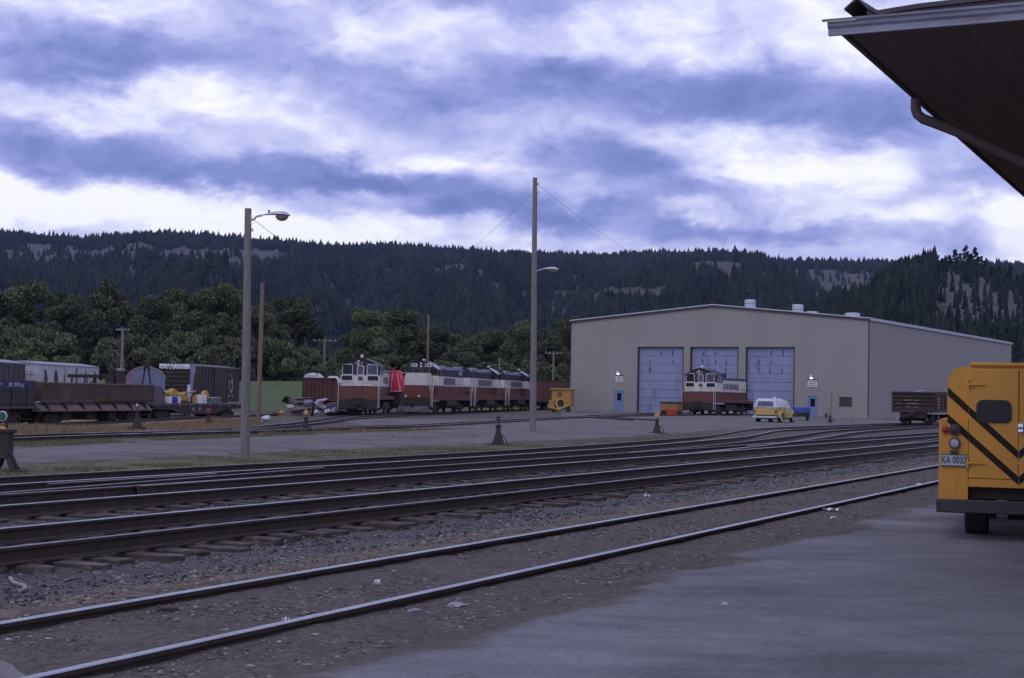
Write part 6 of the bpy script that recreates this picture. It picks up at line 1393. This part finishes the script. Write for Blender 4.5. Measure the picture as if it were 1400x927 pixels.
# ------------------------------------------------------------------ leafy trees beyond the yard
protos = {}
for k in range(3): protos['a%d' % k] = make_tree('leafy_tree', 'broad', 200 + k, [M_leaf, M_leaf2, M_leaf][k])
for k in range(2): protos['d%d' % k] = make_tree('leafy_tree', 'broad', 230 + k, M_leaf3)
for k in range(2): protos['b%d' % k] = make_tree('bushy_tree', 'bush', 260 + k, [M_leaf, M_leaf2][k])
TR = [(-25,392,110,230,'d0','leafy tree cut by the left edge of the photo above the dark boxcar'),(35,384,95,240,'a0','tall leafy tree behind the dark boxcar at far left'),(92,402,80,232,'d1','darker leafy tree behind the peeling white boxcar'),
 (148,380,85,245,'a1','tallest leafy tree above the peeling white boxcar'),(205,400,82,232,'d0','leafy tree just right of the short grey pole'),(255,396,84,242,'a2','leafy tree above the white-topped slatted car'),
 (305,390,90,235,'a0','tall leafy tree just left of the wooden lamp pole'),(352,412,75,232,'a1','leafy tree just behind the bare brown pole'),(404,407,75,240,'d1','dark rounded tree at the right end of the left tree group'),
 (70,440,105,206,'b0','pale green bushy tree low behind the left boxcars'),(12,432,90,208,'b1','bushy tree low at the far left edge'),(178,446,100,206,'b1','low bushy tree behind the track machine'),(248,442,90,210,'b0','low bushy tree behind the slatted car'),(312,448,95,206,'b1','low bushy tree behind the maroon boxcar'),(372,452,90,207,'b0','low bushy tree to the right of the bare brown pole'),(418,466,70,210,'b0','lowest bush at the right end of the left tree group'),
 (452,478,50,300,'b1','small distant bush in the gap between the tree groups'),(503,421,82,236,'a0','tall leafy tree above the first switcher'),(548,424,84,246,'a2','leafy tree left of the brown pole behind the locomotives'),(592,442,72,240,'d0','leafy tree right of the brown pole behind the locomotives'),
 (632,455,75,236,'a1','leafy tree above the front road locomotive'),(676,452,75,248,'a0','leafy tree above the middle road locomotive'),(712,438,62,242,'a2','yellowish leafy tree just left of the tall wooden pole'),(748,452,64,236,'d1','leafy tree just right of the tall wooden pole'),(777,428,66,262,'d0','dark tree touching the left corner of the shed'),
 (478,492,62,224,'b0','low bush behind the first switcher roof'),(540,478,90,222,'b1','low bush between the two front locomotives'),(606,486,90,222,'b0','low bush behind the front road locomotive'),(668,484,90,224,'b1','low bush behind the middle road locomotive'),(730,482,90,224,'b0','low bush behind the last road locomotive'),(778,488,60,232,'b1','low bush beside the left shed wall'),(812,452,60,275,'d1','dark tree top hidden behind the left shed corner')]
used = set()
for k, (px, py, wpx, Y, pk, lab) in enumerate(TR):
    src = protos[pk]; o = src if pk not in used else copy_tree(src); used.add(pk); X = (px - 700) / F * Y
    zb = gz(X, Y) - .4; zt = at(px, py, Y).z; w = wpx / F * Y; base_w, base_h = (10.4, 13.9) if pk[0] != 'b' else (11.5, 7.4)
    put(o, X, Y, zb, w / base_w * 1.12, (zt - zb) / base_h, k * 2.1, lab, 'tree', 'leafy trees beyond the yard')

# ------------------------------------------------------------------ grass, weeds, ballast stones, litter
def blades(name, x, y, h, w, mt, label, lean=.5, cat='grass'):
    n = len(x); z = ground_z(x, y) - .01; a = rng.random(n) * 6.28; d = np.stack([np.cos(a), np.sin(a), np.zeros(n)], -1) * (w[:, None])
    P = np.stack([x, y, z], -1); l = rng.normal(0, lean, (n, 2)) * h[:, None] * .6; T = P + np.stack([l[:, 0], l[:, 1], h], -1)
    V = np.stack([P - d, P + d, T], 1).reshape(-1, 3); b = np.arange(n) * 3
    return np_mesh(name, V, np.stack([b, b + 1, b + 2], -1), mt, {'v': np.repeat(rng.random(n), 3)}, kind='stuff', label=label, cat=cat)
M_gr = foliage_mat('verge_grass', (.085, .085, .038), (.25, .22, .13)); M_dry = foliage_mat('dry_grass', (.14, .095, .05), (.34, .26, .16))
n = 150000; c = rng.uniform(-25.0, -20.2, n); s = 12 + rng.random(n) ** 1.3 * 75; x = c * TN[0] + s * TU[0]; y = c * TN[1] + s * TU[1]
k_ = (fb(x * .9, y * .9, 3) > .47) & (np.abs(x / y) < .36) & (rng.random(n) < np.interp(c, [-25, -24, -22, -20.6, -20.2], [.15, .8, 1, .8, .1])) & (rng.random(n) > (s - 45) / 30)
h = rng.uniform(.015, .07, n) * (.5 + fb(x * .4, y * .4, 2)); blades('verge_grass', x[k_], y[k_], h[k_], rng.uniform(.006, .014, n)[k_], M_gr, 'short olive grass on the verge between tracks and gravel road')
n = 60000; y = rng.uniform(34, 80, n); t5 = np.interp(y, [p[1] for p in T5P], [p[0] for p in T5P]); x = t5 + rng.uniform(.9, 3.2, n); k_ = (fb(x * .8, y * .5, 3) > .42) & (np.abs(x / y) < .36)
blades('roadside_grass', x[k_], y[k_], rng.uniform(.02, .08, n)[k_], rng.uniform(.01, .018, n)[k_], M_gr, 'thin green grass between the gravel road and the crossing track')
n = 90000; y = rng.uniform(50, 110, n); t5 = np.interp(y, [p[1] for p in T5P], [p[0] for p in T5P]); x = t5 - .9 - rng.random(n) * 19
dn = fb(x * .35, y * .35, 3); k_ = (dn > .44) & (x / y < -.16) & (x / y > -.36)
blades('dry_weeds', x[k_], y[k_], (rng.uniform(.1, .34, n) * np.clip(dn * 3 - .9, .3, 1.2))[k_], rng.uniform(.012, .03, n)[k_], M_dry, 'tan dry weeds around the freight cars at left', .35, 'weeds')
n = 9000; y = rng.uniform(60, 118, n); x = y * rng.uniform(-.16, -.02, n); k_ = (fb(x * .5, y * .3, 3) > .60)
blades('yard_weeds', x[k_], y[k_], rng.uniform(.05, .22, n)[k_], rng.uniform(.012, .03, n)[k_], M_dry, 'scattered tan weeds in front of the locomotives', .35, 'weeds')
def stones(name, x, y, s, mt, label, flat=.6, lift=.2):
    n = len(x); z = ground_z(x, y) + s * lift
    D8 = np.array([(1, 0, 0), (0, 1, 0), (-1, 0, 0), (0, -1, 0), (0, 0, 1), (0, 0, -.6)]); V = D8[None] * rng.uniform(.6, 1.25, (n, 6, 1)); V = V + rng.normal(0, .16, (n, 6, 3))
    a = rng.random(n) * 6.28; ca, sa = np.cos(a), np.sin(a); X_ = V[..., 0] * ca[:, None] - V[..., 1] * sa[:, None]; Y_ = V[..., 0] * sa[:, None] + V[..., 1] * ca[:, None]
    V = np.stack([X_, Y_ * rng.uniform(.6, 1, (n, 1)), V[..., 2] * flat], -1) * s[:, None, None] + np.stack([x, y, z], -1)[:, None]
    T = np.array([(0, 1, 4), (1, 2, 4), (2, 3, 4), (3, 0, 4), (1, 0, 5), (2, 1, 5), (3, 2, 5), (0, 3, 5)]); b = np.arange(n) * 6
    return np_mesh(name, V.reshape(-1, 3), (b[:, None, None] + T[None]).reshape(-1, 3), mt, {'v': np.repeat(np.clip(rng.random(n) ** 2.2 * 1.1, 0, 1), 6)}, kind='stuff', label=label, cat='gravel')
M_st = foliage_mat('ballast_stone', (.04, .038, .040), (.29, .275, .27), .85); M_chip = foliage_mat('dirt_chips', (.07, .055, .045), (.36, .32, .29), .9)
n = 52000; c = rng.uniform(-17.2, -8.3, n); s = 3 + rng.random(n) ** 1.6 * 55; x = c * TN[0] + s * TU[0]; y = c * TN[1] + s * TU[1]
k_ = (y > 6) & (np.abs(x / y) < .38) & (rng.random(n) < np.interp(c, [-17.2, -13, -10.4, -9.3, -8.3], [.5, .7, 1, .75, .15]))
stones('ballast_stones', x[k_], y[k_], rng.uniform(.012, .032, n)[k_] * np.where(rng.random(k_.sum()) < .05, 1.5, 1), M_st, 'blue-grey ballast stones around the tie ends')
n = 42000; c = rng.uniform(-8.9, -5.0, n); s = 2 + rng.random(n) ** 1.6 * 45; x = c * TN[0] + s * TU[0]; y = c * TN[1] + s * TU[1]; k_ = (y > 5) & (np.abs(x / y) < .38) & (np.abs(np.abs(c + 6.71) - .765) > .08) & (fb(x * 1.5, y * 1.5, 2) > .35)
stones('dirt_chips', x[k_], y[k_], (rng.uniform(.006, .018, n) + .02 * rng.random(n) ** 8)[k_], M_chip, 'pale chips and grit in the dirt around the nearest track', .35, .1)
def litter(px, py, w, mt, label, kind='paper'):
    p = gp(px, py, .09); z = max(gz(p.x, p.y), float(0)) + .012; mb = MB()
    if kind == 'paper':
        n = 6; mb.ring([[(w * (-.5 + i / 5), w * .35 * (-1 + 2 * j / 3), .02 * sin(i * 2.1 + j * 1.7) + .02 + (.004 if q else 0)) for j in range(4)] for i in range(6) for q in (0,)], closed=False, caps=False)
        V0 = list(mb.v); F0 = list(mb.f); b = len(V0); mb.add([(a, b2, c2 + .004) for a, b2, c2 in V0], [tuple(f) for f in F0])
        mb.build('paper_scrap', mt, label=label, cat='litter', group='litter on the ground', loc=(p.x, p.y, z), rz=random.uniform(0, 3))
    else:
        mb.ring(lump(0, 0, 0, w * .5, w * .3, w * .14, px, 12, 8, .4)); mb.build('wood_chunk', mt, label=label, cat='litter', group='litter on the ground', loc=(p.x, p.y, z), rz=.6)
for a in ((516, 800, .055, M_white, 'small white paper between the rails of the nearest track'), (391, 853, .05, M_white, 'white scrap lying on the nearest rail edge'), (1137, 699, .22, M_white, 'white paper beside the nearest rail, toward the bus'),
          (1139, 711, .10, M_white, 'small white paper just below the larger one toward the bus'), (884, 673, .12, M_white, 'white scrap on the ballast under the gravel road'), (991, 832, .045, M_white, 'tiny white paper on the asphalt'), (1258, 664, .2, M_white, 'white paper beside the rail left of the bus')): litter(*a)
for a in ((566, 836, .10, M_s1, 'pale wood chunk just off the nearest rail', 'c'), (624, 828, .14, M_s1, 'longer pale wood chunk beside the nearest rail', 'c'), (228, 833, .18, M_tie, 'brown wood piece between the rails at left', 'c'), (1052, 753, .10, M_trim, 'dark chip on the asphalt left of the bus', 'c'), (966, 799, .07, M_trim, 'dark chip in the middle of the asphalt', 'c'), (838, 836, .09, M_trim, 'dark chip near the asphalt edge', 'c')): litter(*a)
hp = [(14, 783), (19, 789), (27, 793), (33, 797), (35, 803), (32, 808), (27, 809)]
pts = [gp(a, b, -.02) for a, b in hp]; zz = [gz(p.x, p.y) + .03 for p in pts]
MB().tube([(p.x, p.y, z) for p, z in zip(pts, zz)], .018, 10).build('hose_piece', mat('hose_grey', (.34, .30, .30), (.26, .22, .22), 5), smooth=True, label='short bent grey hose piece on the ballast at lower left', cat='hose')
q = [gp(a, b, .09) for a, b in ((-30, 908), (4, 907), (17, 913), (25, 921), (34, 926), (40, 940), (-30, 960))]
MB().ring([[(p.x, p.y, .05) for p in q], [(p.x, p.y, .105) for p in q]]).build('concrete_slab', mat('old_concrete', (.22, .2, .2), (.12, .10, .10), 5, bump=.01), label='broken pale concrete slab corner at the lower left', cat='slab')

# ------------------------------------------------------------------ haze
HZ = True
if HZ:
    hb_ = MB(); x0, x1, y0, y1, zb, zt = -3600, 3600, -60, 5300, -6, 520
    hb_.add([(x0, y0, zb), (x1, y0, zb), (x1, y1, zb), (x0, y1, zb), (x0, y0, zt), (x1, y0, zt), (x1, y1, zt), (x0, y1, zt)], [(3, 2, 1, 0), (4, 5, 6, 7), (0, 1, 5, 4), (1, 2, 6, 5), (2, 3, 7, 6), (3, 0, 4, 7)])
    mh = bpy.data.materials.new('haze'); mh.use_nodes = True; t = mh.node_tree; t.nodes.clear()
    v = t.nodes.new('ShaderNodeVolumePrincipled'); v.inputs['Color'].default_value = (.42, .54, .95, 1); v.inputs['Density'].default_value = .00005; v.inputs['Anisotropy'].default_value = .2
    oo = t.nodes.new('ShaderNodeOutputMaterial'); t.links.new(v.outputs[0], oo.inputs['Volume'])
    h_o = hb_.build('haze', mh, kind='stuff', label='thin bluish air between the yard and the hills', cat='haze')
